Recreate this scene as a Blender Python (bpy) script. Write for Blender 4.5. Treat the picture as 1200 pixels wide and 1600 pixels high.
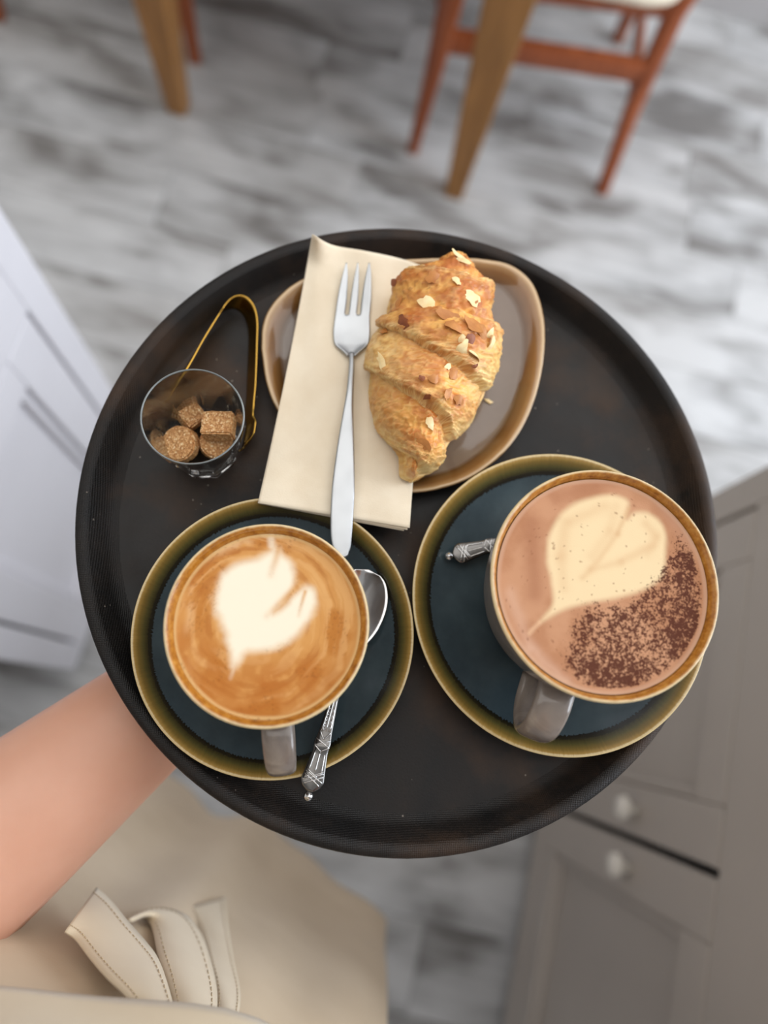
import bpy, bmesh, math, random
import numpy as np
from mathutils import Vector, Matrix, Quaternion
from mathutils.bvhtree import BVHTree

random.seed(7)
rng = np.random.default_rng(7)
for o in list(bpy.data.objects):
    bpy.data.objects.remove(o)
SC = bpy.context.scene
COL = SC.collection

# ------------------------------------------------------------------ camera
F = 1155.0                      # focal length in pixels of the 1200 x 1600 frame
H = 1.45                        # camera height above the floor
_n = np.array([481 - 600, 1100 - 800, F]); _n /= np.linalg.norm(_n)      # straight down, in camera axes
_Y = np.array([0, -1, 0.0]); _Y = _Y - _n * (_Y @ _n); _Y /= np.linalg.norm(_Y)
_Z = -_n
_X = np.cross(_Y, _Z)
cam_d = bpy.data.cameras.new('camera')
cam = bpy.data.objects.new('camera', cam_d); COL.objects.link(cam)
cam_d.sensor_fit = 'VERTICAL'; cam_d.sensor_height = 36.0; cam_d.sensor_width = 27.0
cam_d.lens = F / 1600 * 36.0
cam_d.clip_start = 0.02
M = Matrix(((_X[0], -_X[1], -_X[2], 0), (_Y[0], -_Y[1], -_Y[2], 0), (_Z[0], -_Z[1], -_Z[2], H), (0, 0, 0, 1)))
cam.matrix_world = M
cam_d.dof.use_dof = True
cam_d.dof.focus_distance = 0.380
cam_d.dof.aperture_fstop = 2.9
SC.camera = cam

# ------------------------------------------------------------------ light
world = bpy.data.worlds.new('world'); SC.world = world
world.use_nodes = True
bg = world.node_tree.nodes['Background']
bg.inputs[0].default_value = (1.0, 0.985, 0.965, 1)
bg.inputs[1].default_value = 0.34
PHI = math.radians(-15)         # the room is turned 15 degrees against the view
E1 = Vector((math.cos(PHI), math.sin(PHI), 0)); E2 = Vector((-math.sin(PHI), math.cos(PHI), 0))
def R(a, b, z=0.0):             # room coordinates to world
    return E1 * a + E2 * b + Vector((0, 0, z))
def area(name, loc, target, sx, sy, power, color):
    l = bpy.data.lights.new(name, 'AREA'); l.shape = 'RECTANGLE'; l.size = sx; l.size_y = sy
    l.energy = power; l.color = color
    o = bpy.data.objects.new(name, l); COL.objects.link(o); o.location = loc
    o.rotation_euler = (Vector(target) - Vector(loc)).to_track_quat('-Z', 'Y').to_euler()
    return o
area('window_daylight', R(2.5, 0.75, 1.65), R(0, 0.65, 0.9), 2.1, 1.5, 85, (0.84, 0.91, 1.0))
area('left_fill_light', R(-2.3, -0.1, 1.75), R(0, 0.3, 0.9), 2.4, 1.5, 5, (1.0, 0.97, 0.93))  # added soft fill from the left, no known source there
area('overhead_fill_light', R(0.1, 0.95, 2.55), R(0.1, 0.95, 0), 3.4, 1.8, 34, (1.0, 0.97, 0.93))  # added overhead fill to brighten the tray and other level surfaces
SC.view_settings.view_transform = 'Standard'
SC.view_settings.look = 'None'
SC.view_settings.gamma = 1.0
SC.view_settings.use_curve_mapping = False
SC.view_settings.exposure = -0.12

# ------------------------------------------------------------------ helpers
def U(px, py, z):
    r = np.array([px - 600, py - 800, F]); t = (H - z) / (r @ _n); P = r * t
    return Vector((P @ _X, P @ _Y, z))
def ray(px, py):
    r = np.array([px - 600, py - 800, F]); r = r / np.linalg.norm(r)
    return Vector((r @ _X, r @ _Y, r @ _Z))
CAM = Vector((0, 0, H))
def UP(px, py, n, d):           # pixel ray against the upright plane n.p = d
    r = ray(px, py); t = (d - n.dot(CAM)) / n.dot(r)
    return CAM + r * t

def lerp(a, b, t): return a + (b - a) * t
def sm(e0, e1, x):
    t = np.clip((x - e0) / (e1 - e0), 0, 1); return t * t * (3 - 2 * t)

def srgb(r, g, b):
    return tuple(((c / 255) / 12.92 if c / 255 <= .04045 else ((c / 255 + .055) / 1.055) ** 2.4) for c in (r, g, b)) + (1,)

def _hash(i, j, k, s):
    h = (i * 374761393 + j * 668265263 + k * 2147483647 + s * 144269) & 0xffffffff
    h = ((h ^ (h >> 13)) * 1274126177) & 0xffffffff
    h = (h ^ (h >> 16)) & 0xffffff
    return h / float(0xffffff)
def vnoise(p, s=0):             # vectorised value noise, p (n,3)
    p = np.asarray(p, float); i = np.floor(p).astype(np.int64); f = p - i; u = f * f * (3 - 2 * f)
    r = 0
    for a in (0, 1):
        for b in (0, 1):
            for c in (0, 1):
                w = (u[:, 0] if a else 1 - u[:, 0]) * (u[:, 1] if b else 1 - u[:, 1]) * (u[:, 2] if c else 1 - u[:, 2])
                r = r + w * _hash(i[:, 0] + a, i[:, 1] + b, i[:, 2] + c, s)
    return r
def fbm(p, o=4, s=0):
    p = np.asarray(p, float); r = 0; a = .5; t = 0
    for k in range(o):
        r = r + a * vnoise(p * 2 ** k + 17.3 * k, s + k); t += a; a *= .5
    return r / t

def mesh_obj(name, verts, faces, mat, parent=None, smooth=True):
    me = bpy.data.meshes.new(name)
    me.from_pydata([tuple(v) for v in verts], [], [tuple(f) for f in faces])
    me.update()
    if smooth:
        me.polygons.foreach_set('use_smooth', [True] * len(me.polygons))
    if mat: me.materials.append(mat)
    o = bpy.data.objects.new(name, me); COL.objects.link(o)
    if parent: o.parent = parent
    return o
def fix_normals(o):
    bm = bmesh.new(); bm.from_mesh(o.data)
    bmesh.ops.recalc_face_normals(bm, faces=bm.faces); bm.to_mesh(o.data); bm.free()
    return o
def thing(name, label, cat, loc=(0, 0, 0), rz=0, group=None):
    o = bpy.data.objects.new(name, None); COL.objects.link(o)
    o.location = loc; o.rotation_euler = (0, 0, rz); o.empty_display_size = .02
    o['label'] = label; o['category'] = cat
    if group: o['group'] = group
    return o
def tag(o, label, cat, group=None):
    o['label'] = label; o['category'] = cat
    if group: o['group'] = group
    return o
def struct(o): o['kind'] = 'structure'; return o

class MB:
    def __init__(s): s.v = []; s.f = []
    def add(s, v, f):
        n = len(s.v); s.v += [Vector(q) for q in v]; s.f += [tuple(i + n for i in q) for q in f]; return s
    def box(s, c, size, mat=None, bev=0.0):
        bm = bmesh.new(); bmesh.ops.create_cube(bm, size=1)
        for v in bm.verts: v.co = Vector((v.co.x * size[0], v.co.y * size[1], v.co.z * size[2]))
        if bev: bmesh.ops.bevel(bm, geom=bm.edges[:], offset=bev, segments=2, affect='EDGES', profile=.5)
        for v in bm.verts:
            v.co = v.co + Vector(c)
            if mat: v.co = mat @ v.co
        bm.verts.index_update()
        s.add([v.co.copy() for v in bm.verts], [[q.index for q in f.verts] for f in bm.faces]); bm.free(); return s
    def hexa(s, a, b):          # two quads (4 points each) joined to a solid
        s.add(list(a) + list(b), [(3, 2, 1, 0), (4, 5, 6, 7), (0, 1, 5, 4), (1, 2, 6, 5), (2, 3, 7, 6), (3, 0, 4, 7)]); return s
    def lathe(s, prof, seg=96, closed=True, c=(0, 0, 0)):
        v = []; f = []; n = len(prof)
        for i in range(seg):
            a = 2 * math.pi * i / seg
            for r, z in prof: v.append((c[0] + r * math.cos(a), c[1] + r * math.sin(a), c[2] + z))
        m = n if closed else n - 1
        for i in range(seg):
            j = (i + 1) % seg
            for k in range(m):
                l = (k + 1) % n
                f.append((i * n + k, j * n + k, j * n + l, i * n + l))
        return s.add(v, f)
    def sweep(s, pts, hw, ht, up=(0, 0, 1), ns=12, power=2.0, caps=True):
        # flat bar along pts; half width hw[i] sideways, half thickness ht[i] along up
        v = []; f = []; n = len(pts); pts = [Vector(p) for p in pts]
        for i, p in enumerate(pts):
            t = (pts[min(i + 1, n - 1)] - pts[max(i - 1, 0)]).normalized()
            upv = Vector(up[i]) if isinstance(up, list) else Vector(up)
            side = t.cross(upv).normalized(); u = side.cross(t).normalized()
            for k in range(ns):
                a = 2 * math.pi * k / ns; c = math.cos(a); d = math.sin(a)
                c = math.copysign(abs(c) ** (2 / power), c); d = math.copysign(abs(d) ** (2 / power), d)
                v.append(p + side * (hw[i] * c) + u * (ht[i] * d))
        for i in range(n - 1):
            for k in range(ns):
                l = (k + 1) % ns
                f.append((i * ns + k, i * ns + l, (i + 1) * ns + l, (i + 1) * ns + k))
        if caps:
            f.append(tuple(range(ns))[::-1]); f.append(tuple((n - 1) * ns + k for k in range(ns)))
        return s.add(v, f)
    def build(s, name, mat, parent=None, smooth=True, auto=None):
        o = mesh_obj(name, s.v, s.f, mat, parent, smooth)
        fix_normals(o)
        if auto:
            o.data.set_sharp_from_angle(angle=math.radians(auto))
        return o
def rows(pts, n):               # resample a polyline with Catmull-Rom
    pts = [np.array(p, float) for p in pts]; out = []
    P = [2 * pts[0] - pts[1]] + pts + [2 * pts[-1] - pts[-2]]
    m = len(pts) - 1
    for i in range(n):
        t = i / (n - 1) * m; k = min(int(t), m - 1); t -= k
        a, b, c, d = P[k], P[k + 1], P[k + 2], P[k + 3]
        out.append(.5 * (2 * b + (c - a) * t + (2 * a - 5 * b + 4 * c - d) * t * t + (3 * b - a - 3 * c + d) * t ** 3))
    return out

# ------------------------------------------------------------------ materials
class NT:
    def __init__(s, name, rough=.5, metal=0.0, base=(.5, .5, .5, 1), **kw):
        s.m = bpy.data.materials.new(name); s.m.use_nodes = True; s.t = s.m.node_tree
        s.b = s.t.nodes['Principled BSDF']
        s.b.inputs['Roughness'].default_value = rough; s.b.inputs['Metallic'].default_value = metal
        s.b.inputs['Base Color'].default_value = base
        for k, v in kw.items(): s.b.inputs[k.replace('_', ' ')].default_value = v
    def n(s, typ, ins=None, **props):
        q = s.t.nodes.new(typ)
        for k, v in props.items(): setattr(q, k, v)
        for k, v in (ins or {}).items():
            if isinstance(v, bpy.types.NodeSocket): s.t.links.new(v, q.inputs[k])
            else: q.inputs[k].default_value = v
        return q
    def coords(s, kind='Object'): return s.n('ShaderNodeTexCoord').outputs[kind]
    def noise(s, vec, scale, detail=4, rough=.55, dist=0):
        return s.n('ShaderNodeTexNoise', {'Vector': vec, 'Scale': scale, 'Detail': detail, 'Roughness': rough, 'Distortion': dist}).outputs[0]
    def ramp(s, fac, stops, interp='LINEAR'):
        q = s.n('ShaderNodeValToRGB', {'Fac': fac}); r = q.color_ramp; r.interpolation = interp
        while len(r.elements) < len(stops): r.elements.new(.5)
        for e, (p, c) in zip(r.elements, stops): e.position = p; e.color = c if len(c) == 4 else tuple(c) + (1,)
        return q.outputs[0]
    def math(s, op, a, b=0.0, clamp=False):
        return s.n('ShaderNodeMath', {0: a, 1: b}, operation=op, use_clamp=clamp).outputs[0]
    def mix(s, fac, a, b, blend='MIX'):
        q = s.n('ShaderNodeMix', data_type='RGBA', blend_type=blend)
        for k, v in ((0, fac), (6, a), (7, b)):
            if isinstance(v, bpy.types.NodeSocket): s.t.links.new(v, q.inputs[k])
            else: q.inputs[k].default_value = v
        return q.outputs[2]
    def set(s, **kw):
        for k, v in kw.items():
            s.t.links.new(v, s.b.inputs[k.replace('_', ' ')])
        return s
    def bump(s, h, strength=.3, dist=.001):
        q = s.n('ShaderNodeBump', {'Height': h, 'Strength': strength, 'Distance': dist}); s.t.links.new(q.outputs[0], s.b.inputs['Normal']); return s
    def attr(s, name): return s.n('ShaderNodeAttribute', attribute_name=name)
    def radius(s):
        sep = s.n('ShaderNodeSeparateXYZ', {0: s.coords()})
        x2 = s.math('MULTIPLY', sep.outputs[0], sep.outputs[0]); y2 = s.math('MULTIPLY', sep.outputs[1], sep.outputs[1])
        return s.math('SQRT', s.math('ADD', x2, y2))
    def mapping(s, vec, scale=(1, 1, 1), rot=(0, 0, 0)):
        return s.n('ShaderNodeMapping', {'Vector': vec, 'Scale': scale, 'Rotation': rot}).outputs[0]

def simple(name, rgb, rough=.5, metal=0.0, nscale=0, var=.12, bump=0, bscale=200, **kw):
    t = NT(name, rough, metal, srgb(*rgb), **kw)
    c = srgb(*rgb); v = t.coords()
    if nscale:
        nz = t.noise(v, nscale, 5)
        t.set(Base_Color=t.ramp(nz, [(.3, tuple(q * (1 - var) for q in c[:3])), (.7, tuple(min(1, q * (1 + var)) for q in c[:3]))]))
    if bump:
        t.bump(t.noise(v, bscale, 4), bump, .0006)
    return t.m

MAT = {}
def floor_mat():
    t = NT('grey_washed_wood', .42)
    rnd = t.n('ShaderNodeObjectInfo').outputs['Random']
    off = t.n('ShaderNodeCombineXYZ', {0: t.math('MULTIPLY', rnd, 37.0), 1: t.math('MULTIPLY', rnd, 91.0), 2: 0.0}).outputs[0]
    v = t.n('ShaderNodeVectorMath', {0: t.coords(), 1: off}, operation='ADD').outputs[0]
    blot = t.noise(t.mapping(v, (2.6, 7.0, 1)), 1.35, 3, .55, .5)
    streak = t.noise(t.mapping(v, (3, 34, 1)), 2.2, 5, .6, .6)
    f = t.math('ADD', t.math('MULTIPLY', blot, .85), t.math('MULTIPLY', streak, .22))
    f = t.math('ADD', f, t.math('MULTIPLY', rnd, .07))
    col = t.ramp(f, [(.41, srgb(104, 104, 105)), (.49, srgb(146, 147, 148)), (.56, srgb(176, 178, 180)), (.68, srgb(204, 206, 208))])
    warm = t.noise(t.mapping(v, (1, 3, 1)), 1.1, 2)
    col = t.mix(t.math('MULTIPLY', warm, .35), col, srgb(168, 158, 146))
    t.set(Base_Color=col); t.bump(streak, .12, .001)
    return t.m
MAT['floor'] = floor_mat()
MAT['joint'] = simple('grey_joint', (120, 117, 114), .8, nscale=6)
MAT['wall'] = simple('wall_paint', (196, 194, 194), .75, nscale=3, var=.03)
MAT['ceiling'] = simple('ceiling_paint', (226, 224, 220), .8, nscale=2, var=.02)
MAT['trim'] = simple('trim_paint', (188, 186, 186), .5, nscale=4, var=.03)
MAT['paint_grey'] = simple('warm_grey_cabinet_paint', (182, 173, 164), .42, nscale=5, var=.04)
MAT['paint_white'] = simple('pale_lilac_white_cabinet_paint', (222, 221, 227), .4, nscale=5, var=.03)
MAT['knob'] = simple('white_ceramic', (226, 221, 212), .2, nscale=9, var=.02)
MAT['dark'] = simple('gap_shade', (36, 35, 34), .7, nscale=9)  # colour of the shade between cabinet doors
MAT['glass_pane'] = simple('window_glass', (225, 235, 245), .05, nscale=3, var=.02)

def wood(name, a, b, rough=.4, axis=(40, 40, 3)):
    t = NT(name, rough); v = t.coords()
    g = t.noise(t.mapping(v, axis), 1.5, 5, .6, .8)
    t.set(Base_Color=t.ramp(g, [(.3, srgb(*a)), (.7, srgb(*b))])); t.bump(g, .1, .0005)
    return t.m
MAT['oak'] = wood('golden_oak', (132, 88, 40), (168, 118, 62))
MAT['cherry'] = wood('reddish_cherry_wood', (128, 62, 30), (168, 90, 48))
MAT['cushion'] = simple('cream_seat_fabric', (232, 222, 200), .85, nscale=60, var=.05, bump=.3)
MAT['laminate'] = simple('pale_worktop', (205, 200, 194), .35, nscale=12, var=.05)

def tray_mat(name, weave):
    t = NT(name, .5, Specular_IOR_Level=.25); v = t.coords()
    big = t.noise(v, 9, 5, .6); med = t.noise(v, 38, 5, .65)
    f = t.math('ADD', t.math('MULTIPLY', big, .7), t.math('MULTIPLY', med, .3))
    col = t.ramp(f, [(.40, srgb(24, 23, 23)), (.49, srgb(32, 28, 26)), (.62, srgb(58, 44, 34))])
    vor = t.n('ShaderNodeTexVoronoi', {'Vector': v, 'Scale': 150.0}).outputs[0]
    gate = t.math('GREATER_THAN', t.noise(v, 22, 2), .54)
    speck = t.math('MULTIPLY', t.math('LESS_THAN', vor, .075), gate)
    col = t.mix(speck, col, srgb(116, 108, 100))
    t.set(Base_Color=col, Roughness=t.ramp(med, [(.3, (.38, .38, .38)), (.7, (.58, .58, .58))]))
    if weave:
        w1 = t.n('ShaderNodeTexWave', {'Vector': v, 'Scale': 330.0}, bands_direction='X').outputs[1]
        w2 = t.n('ShaderNodeTexWave', {'Vector': v, 'Scale': 330.0}, bands_direction='Y').outputs[1]
        t.bump(t.math('ADD', t.math('ADD', w1, w2), med), .35, .0005)
    else:
        t.bump(t.math('ADD', med, t.noise(v, 900, 2)), .25, .0004)
    return t.m
MAT['tray'] = tray_mat('worn_black_rubber', False)
MAT['tray_rim'] = tray_mat('worn_black_woven_rim', True)

def saucer_mat(name, Ro):
    # reactive glaze: slate blue well, ragged dark line, olive band, tan lip
    t = NT(name, .16, Coat_Weight=.3, Coat_Roughness=.08); v = t.coords()
    r = t.math('DIVIDE', t.radius(), Ro)
    sep = t.n('ShaderNodeSeparateXYZ', {0: v})
    ang = t.math('ARCTAN2', sep.outputs[1], sep.outputs[0])
    comb = t.n('ShaderNodeCombineXYZ', {0: t.math('MULTIPLY', ang, 38.0), 1: t.math('MULTIPLY', r, 5.0), 2: 0.0}).outputs[0]
    jag = t.noise(comb, 1.6, 3, .7)
    slow = t.noise(v, 20, 2)
    rr = t.math('ADD', r, t.math('MULTIPLY', t.math('SUBTRACT', jag, .5), .062))
    rr = t.math('ADD', rr, t.math('MULTIPLY', t.math('SUBTRACT', slow, .5), .025))
    blue = t.ramp(t.noise(v, 45, 5, .6), [(.3, srgb(47, 58, 64)), (.7, srgb(60, 73, 78))])
    rb = t.math('ADD', r, t.math('MULTIPLY', t.math('SUBTRACT', jag, .5), .020))
    band = t.ramp(rb, [(.0, srgb(45, 60, 68)), (.862, srgb(45, 60, 68)), (.866, srgb(17, 15, 12)), (.888, srgb(30, 27, 16)),
                       (.922, srgb(76, 70, 36)), (.955, srgb(116, 94, 44)), (.978, srgb(158, 126, 66)), (.993, srgb(208, 186, 138))])
    isb = t.math('LESS_THAN', rr, .869)
    col = t.mix(isb, band, blue)
    t.set(Base_Color=col); t.bump(t.noise(v, 70, 3), .06, .001)
    return t.m
def cup_out_mat():
    t = NT('taupe_glaze', .2, Coat_Weight=.3); v = t.coords()
    t.set(Base_Color=t.ramp(t.noise(t.mapping(v, (30, 30, 60)), 1.2, 5, .6, 1), [(.3, srgb(104, 94, 88)), (.7, srgb(140, 128, 118))]))
    return t.m
MAT['cup_out'] = cup_out_mat()
def cup_in_mat(name, Rr):
    # amber glaze inside, thin cream line where the glaze breaks over the lip
    t = NT(name, .16, Coat_Weight=.3, Coat_Roughness=.06); v = t.coords()
    d = t.math('DIVIDE', t.math('SUBTRACT', Rr, t.radius()), .0046)
    d = t.math('ADD', d, t.math('MULTIPLY', t.math('SUBTRACT', t.noise(v, 240, 3), .5), .22))
    amber = t.ramp(t.noise(v, 260, 4, .7), [(.25, srgb(120, 66, 18)), (.5, srgb(172, 112, 38)), (.75, srgb(196, 142, 64))])
    col = t.mix(t.ramp(d, [(.22, (0, 0, 0)), (.44, (1, 1, 1))]), srgb(226, 204, 160), amber)
    t.set(Base_Color=col)
    return t.m
def plate_mat():
    t = NT('brown_reactive_glaze', .13, Coat_Weight=.35, Coat_Roughness=.05); v = t.coords()
    a = t.attr('edge').outputs['Fac']
    a = t.math('ADD', a, t.math('MULTIPLY', t.math('SUBTRACT', t.noise(v, 90, 2), .5), .014))
    taupe = t.ramp(t.noise(v, 30, 4), [(.3, srgb(112, 98, 88)), (.7, srgb(124, 109, 98))])
    band = t.ramp(a, [(.84, srgb(116, 102, 92)), (.875, srgb(92, 62, 30)), (.93, srgb(126, 88, 48)), (.965, srgb(160, 124, 82)), (.985, srgb(204, 176, 136)), (1.0, srgb(112, 78, 44))])
    t.set(Base_Color=t.mix(t.math('LESS_THAN', a, .85), band, taupe)); t.bump(t.noise(v, 40, 2), .05, .001)
    return t.m
MAT['plate'] = plate_mat()
def steel(name, rgb, rough, brushed=0):
    t = NT(name, rough, 1.0, srgb(*rgb)); v = t.coords()
    nz = t.noise(t.mapping(v, (40, 40, 40) if brushed else (90, 90, 90)), 1.0, 4)
    t.set(Roughness=t.ramp(nz, [(.3, (rough * .75,) * 3), (.7, (rough * 1.3,) * 3)]))
    return t.m
MAT['satin'] = steel('satin_steel', (176, 179, 182), .36, 1)
MAT['silver'] = steel('polished_silver', (204, 204, 204), .10)
MAT['old_silver'] = steel('tarnished_silver', (112, 110, 108), .20)
MAT['tarnish'] = simple('tarnish', (60, 56, 54), .4, .8, nscale=200)
MAT['gold'] = steel('brushed_gold', (190, 150, 70), .17, 1)
def paper_mat():
    t = NT('cream_paper', .92); v = t.coords()
    t.set(Base_Color=t.ramp(t.noise(v, 40, 4), [(.3, srgb(230, 215, 190)), (.7, srgb(240, 228, 206))]))
    t.bump(t.math('ADD', t.noise(v, 1500, 2), t.math('MULTIPLY', t.noise(v, 60, 3), 2.0)), .22, .0005)
    return t.m
MAT['paper'] = paper_mat()
def sugar_mat():
    t = NT('brown_sugar', .6, Subsurface_Weight=.15); v = t.coords()
    vor = t.n('ShaderNodeTexVoronoi', {'Vector': v, 'Scale': 1100.0})
    g = t.n('ShaderNodeTexWhiteNoise', {'Vector': vor.outputs['Position']}).outputs[0]
    t.set(Base_Color=t.ramp(g, [(0, srgb(168, 112, 60)), (.45, srgb(196, 140, 84)), (.85, srgb(220, 172, 116)), (1, srgb(244, 216, 172))]))
    t.b.inputs['Subsurface Radius'].default_value = (.002, .001, .0006)
    t.bump(vor.outputs['Distance'], .6, .0006)
    return t.m
MAT['sugar'] = sugar_mat()
def glass_mat():
    t = NT('clear_glass', .01, 0, (1, 1, 1, 1), IOR=1.45, Transmission_Weight=1.0)
    nz = t.noise(t.coords(), 30, 2); t.bump(nz, .02, .0005)
    return t.m
def thin_glass_mat():
    # thin blown wall: light passes straight, the surface only mirrors more towards grazing view
    t = NT('thin_clear_glass', .03); v = t.coords()
    tr = t.n('ShaderNodeBsdfTransparent', {'Color': (.93, .95, .95, 1)})
    gl = t.n('ShaderNodeBsdfGlossy', {'Color': (1, 1, 1, 1), 'Roughness': .06})
    lw = t.n('ShaderNodeLayerWeight', {'Blend': .32}).outputs['Fresnel']
    fac = t.math('ADD', t.math('MULTIPLY', lw, .85), t.math('MULTIPLY', t.noise(v, 120, 2), .02), True)
    mx = t.n('ShaderNodeMixShader', {0: fac}); t.t.links.new(tr.outputs[0], mx.inputs[1]); t.t.links.new(gl.outputs[0], mx.inputs[2])
    out = [q for q in t.t.nodes if q.type == 'OUTPUT_MATERIAL'][0]; t.t.links.new(mx.outputs[0], out.inputs[0])
    return t.m
MAT['thin_glass'] = thin_glass_mat()
MAT['rim_glint'] = simple('pale_glint_glass_rim', (170, 178, 180), .12, nscale=50, var=.25, Transmission_Weight=.6)  # pale base colour paints the bright highlight along the tumbler's rim
MAT['glass'] = glass_mat()
def skin_mat():
    t = NT('skin', .5, Subsurface_Weight=.12); v = t.coords()
    t.b.inputs['Subsurface Radius'].default_value = (.008, .003, .0015)
    t.set(Base_Color=t.ramp(t.noise(v, 14, 4), [(.3, srgb(202, 148, 122)), (.7, srgb(212, 162, 138))]))
    t.bump(t.noise(v, 420, 3), .08, .0004)
    return t.m
MAT['skin'] = skin_mat()
def cloth_mat(name, a, b):
    t = NT(name, .85, Sheen_Weight=.2); v = t.coords()
    tw = t.n('ShaderNodeTexWave', {'Vector': t.mapping(v, (1, 1, 1), (.3, .5, .8)), 'Scale': 420.0}).outputs[1]
    t.set(Base_Color=t.ramp(t.noise(v, 12, 4), [(.3, srgb(*a)), (.7, srgb(*b))])); t.bump(tw, .18, .0005)
    return t.m
MAT['khaki'] = cloth_mat('khaki_twill', (190, 168, 138), (202, 181, 152))
MAT['khaki_light'] = cloth_mat('light_khaki_twill', (202, 184, 156), (212, 196, 170))
MAT['stitch'] = simple('stitching', (188, 166, 134), .9, nscale=40)
MAT['trouser'] = cloth_mat('dark_trouser_cloth', (44, 44, 48), (56, 56, 60))
MAT['shoe'] = simple('dark_shoe_leather', (38, 35, 34), .45, nscale=20)
def vcol_mat(name, rough, attrname='Col', bumps=(), **kw):
    t = NT(name, rough, **kw); v = t.coords()
    c = t.attr(attrname).outputs['Color']; t.set(Base_Color=c)
    return t, v, c

# ------------------------------------------------------------------ room shell
fl = struct(mesh_obj('floor', *(lambda m: (m.v, m.f))(MB().box((0, 0, -.012), (5.4, 5.2, .016), Matrix.Rotation(PHI, 4, 'Z') @ Matrix.Translation((.2, -.65, 0)))), MAT['joint'], None, False))
PW, PL = .152, .92
plank_me = None
nr = 0
for row in range(-16, 13):
    b = row * PW
    off = random.random() * PL
    for k in range(-4, 5):
        a = k * PL + off
        if a < -2.4 or a > 2.7 or b > 1.90: continue
        # only the floor the photograph can see, and a step to either side of it
        if b < -1.3 or a < -1.9 or a > 2.2: continue
        if plank_me is None:
            pk = MB().box((0, 0, -.004), (PL - .0012, PW - .0012, .008), None, .0006).build('plank', MAT['floor'], fl, False)
            plank_me = pk.data
        else:
            pk = bpy.data.objects.new('plank', plank_me); COL.objects.link(pk); pk.parent = fl
        pk.location = R(a, b + PW / 2 - .01, 0); pk.rotation_euler = (0, 0, PHI)
        nr += 1
RM = Matrix.Rotation(PHI, 4, 'Z')
WB = 1.955
struct(MB().box((.2, WB + .05, 1.3), (5.4, .1, 2.62), RM).build('wall_back', MAT['wall'], None, False))
wr = MB()   # right wall with a window opening
for c, s in (((2.7, -.65 - 1.1, 1.3), (.1, 3.0, 2.62)), ((2.7, 1.88, 1.3), (.1, .16, 2.62)), ((2.7, .75, .43), (.1, 2.12, .88)), ((2.7, .75, 2.52), (.1, 2.12, .2))):
    wr.box(c, s, RM)
struct(wr.build('wall_right', MAT['wall'], None, False))
wn = struct(MB().box((2.7, -.27, 1.65), (.08, .06, 1.55), RM).box((2.7, 1.77, 1.65), (.08, .06, 1.55), RM).box((2.7, .75, .90), (.08, 2.1, .06), RM).box((2.7, .75, 2.39), (.08, 2.1, .06), RM).box((2.7, .75, 1.65), (.06, .05, 1.5), RM).build('window_1', MAT['trim'], None, False))
MB().box((2.72, .23, 1.65), (.008, .97, 1.42), RM).build('pane', MAT['glass'], wn, False)
MB().box((2.72, 1.27, 1.65), (.008, .97, 1.42), RM).build('pane', MAT['glass'], wn, False)
struct(MB().box((.2, -1.75, 1.3), (5.4, .1, 2.62), RM).build('unseen_wall_front', MAT['wall'], None, False))  # unseen wall behind the camera, added to block light and darken the near floor
struct(MB().box((.2, .1, 2.65), (5.4, 3.8, .08), RM).build('ceiling', MAT['ceiling'], None, False))
struct(MB().box((.2, WB - .008, .055), (5.0, .016, .11), RM, .004).build('baseboard_back', MAT['trim'], None, False))

# ------------------------------------------------------------------ table and chairs by the wall
tb = thing('cafe_table', 'golden oak cafe table with square tapered legs against the back wall', 'table')
ta = math.atan2(-.19, .632)
tM = Matrix.Translation((.338, 1.1416, 0)) @ Matrix.Rotation(ta, 4, 'Z')
def taper_leg(x, y, name='leg'):
    m = MB(); h = .70
    wb, wt = .021, .050
    a = [tM @ Vector((x + sx * wb, y + sy * wb, 0)) for sx, sy in ((-1, -1), (1, -1), (1, 1), (-1, 1))]
    b = [tM @ Vector((x + sx * wt, y + sy * wt, h)) for sx, sy in ((-1, -1), (1, -1), (1, 1), (-1, 1))]
    o = m.hexa(a, b).build(name, MAT['oak'], tb, False)
    bv = o.modifiers.new('bevel', 'BEVEL'); bv.width = .004; bv.segments = 2
for x, y in ((0, 0), (-.66, 0), (0, .60), (-.66, .60)): taper_leg(x, y)
MB().box((-.33, .30, .725), (.80, .74, .03), tM, .005).build('tabletop', MAT['oak'], tb, False)
for c, s in (((-.33, 0, .66), (.60, .022, .08)), ((-.33, .60, .66), (.60, .022, .08)), ((0, .30, .66), (.022, .54, .08)), ((-.66, .30, .66), (.022, .54, .08))):
    MB().box(c, s, tM, .002).build('apron_rail', MAT['oak'], tb, False)

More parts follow.
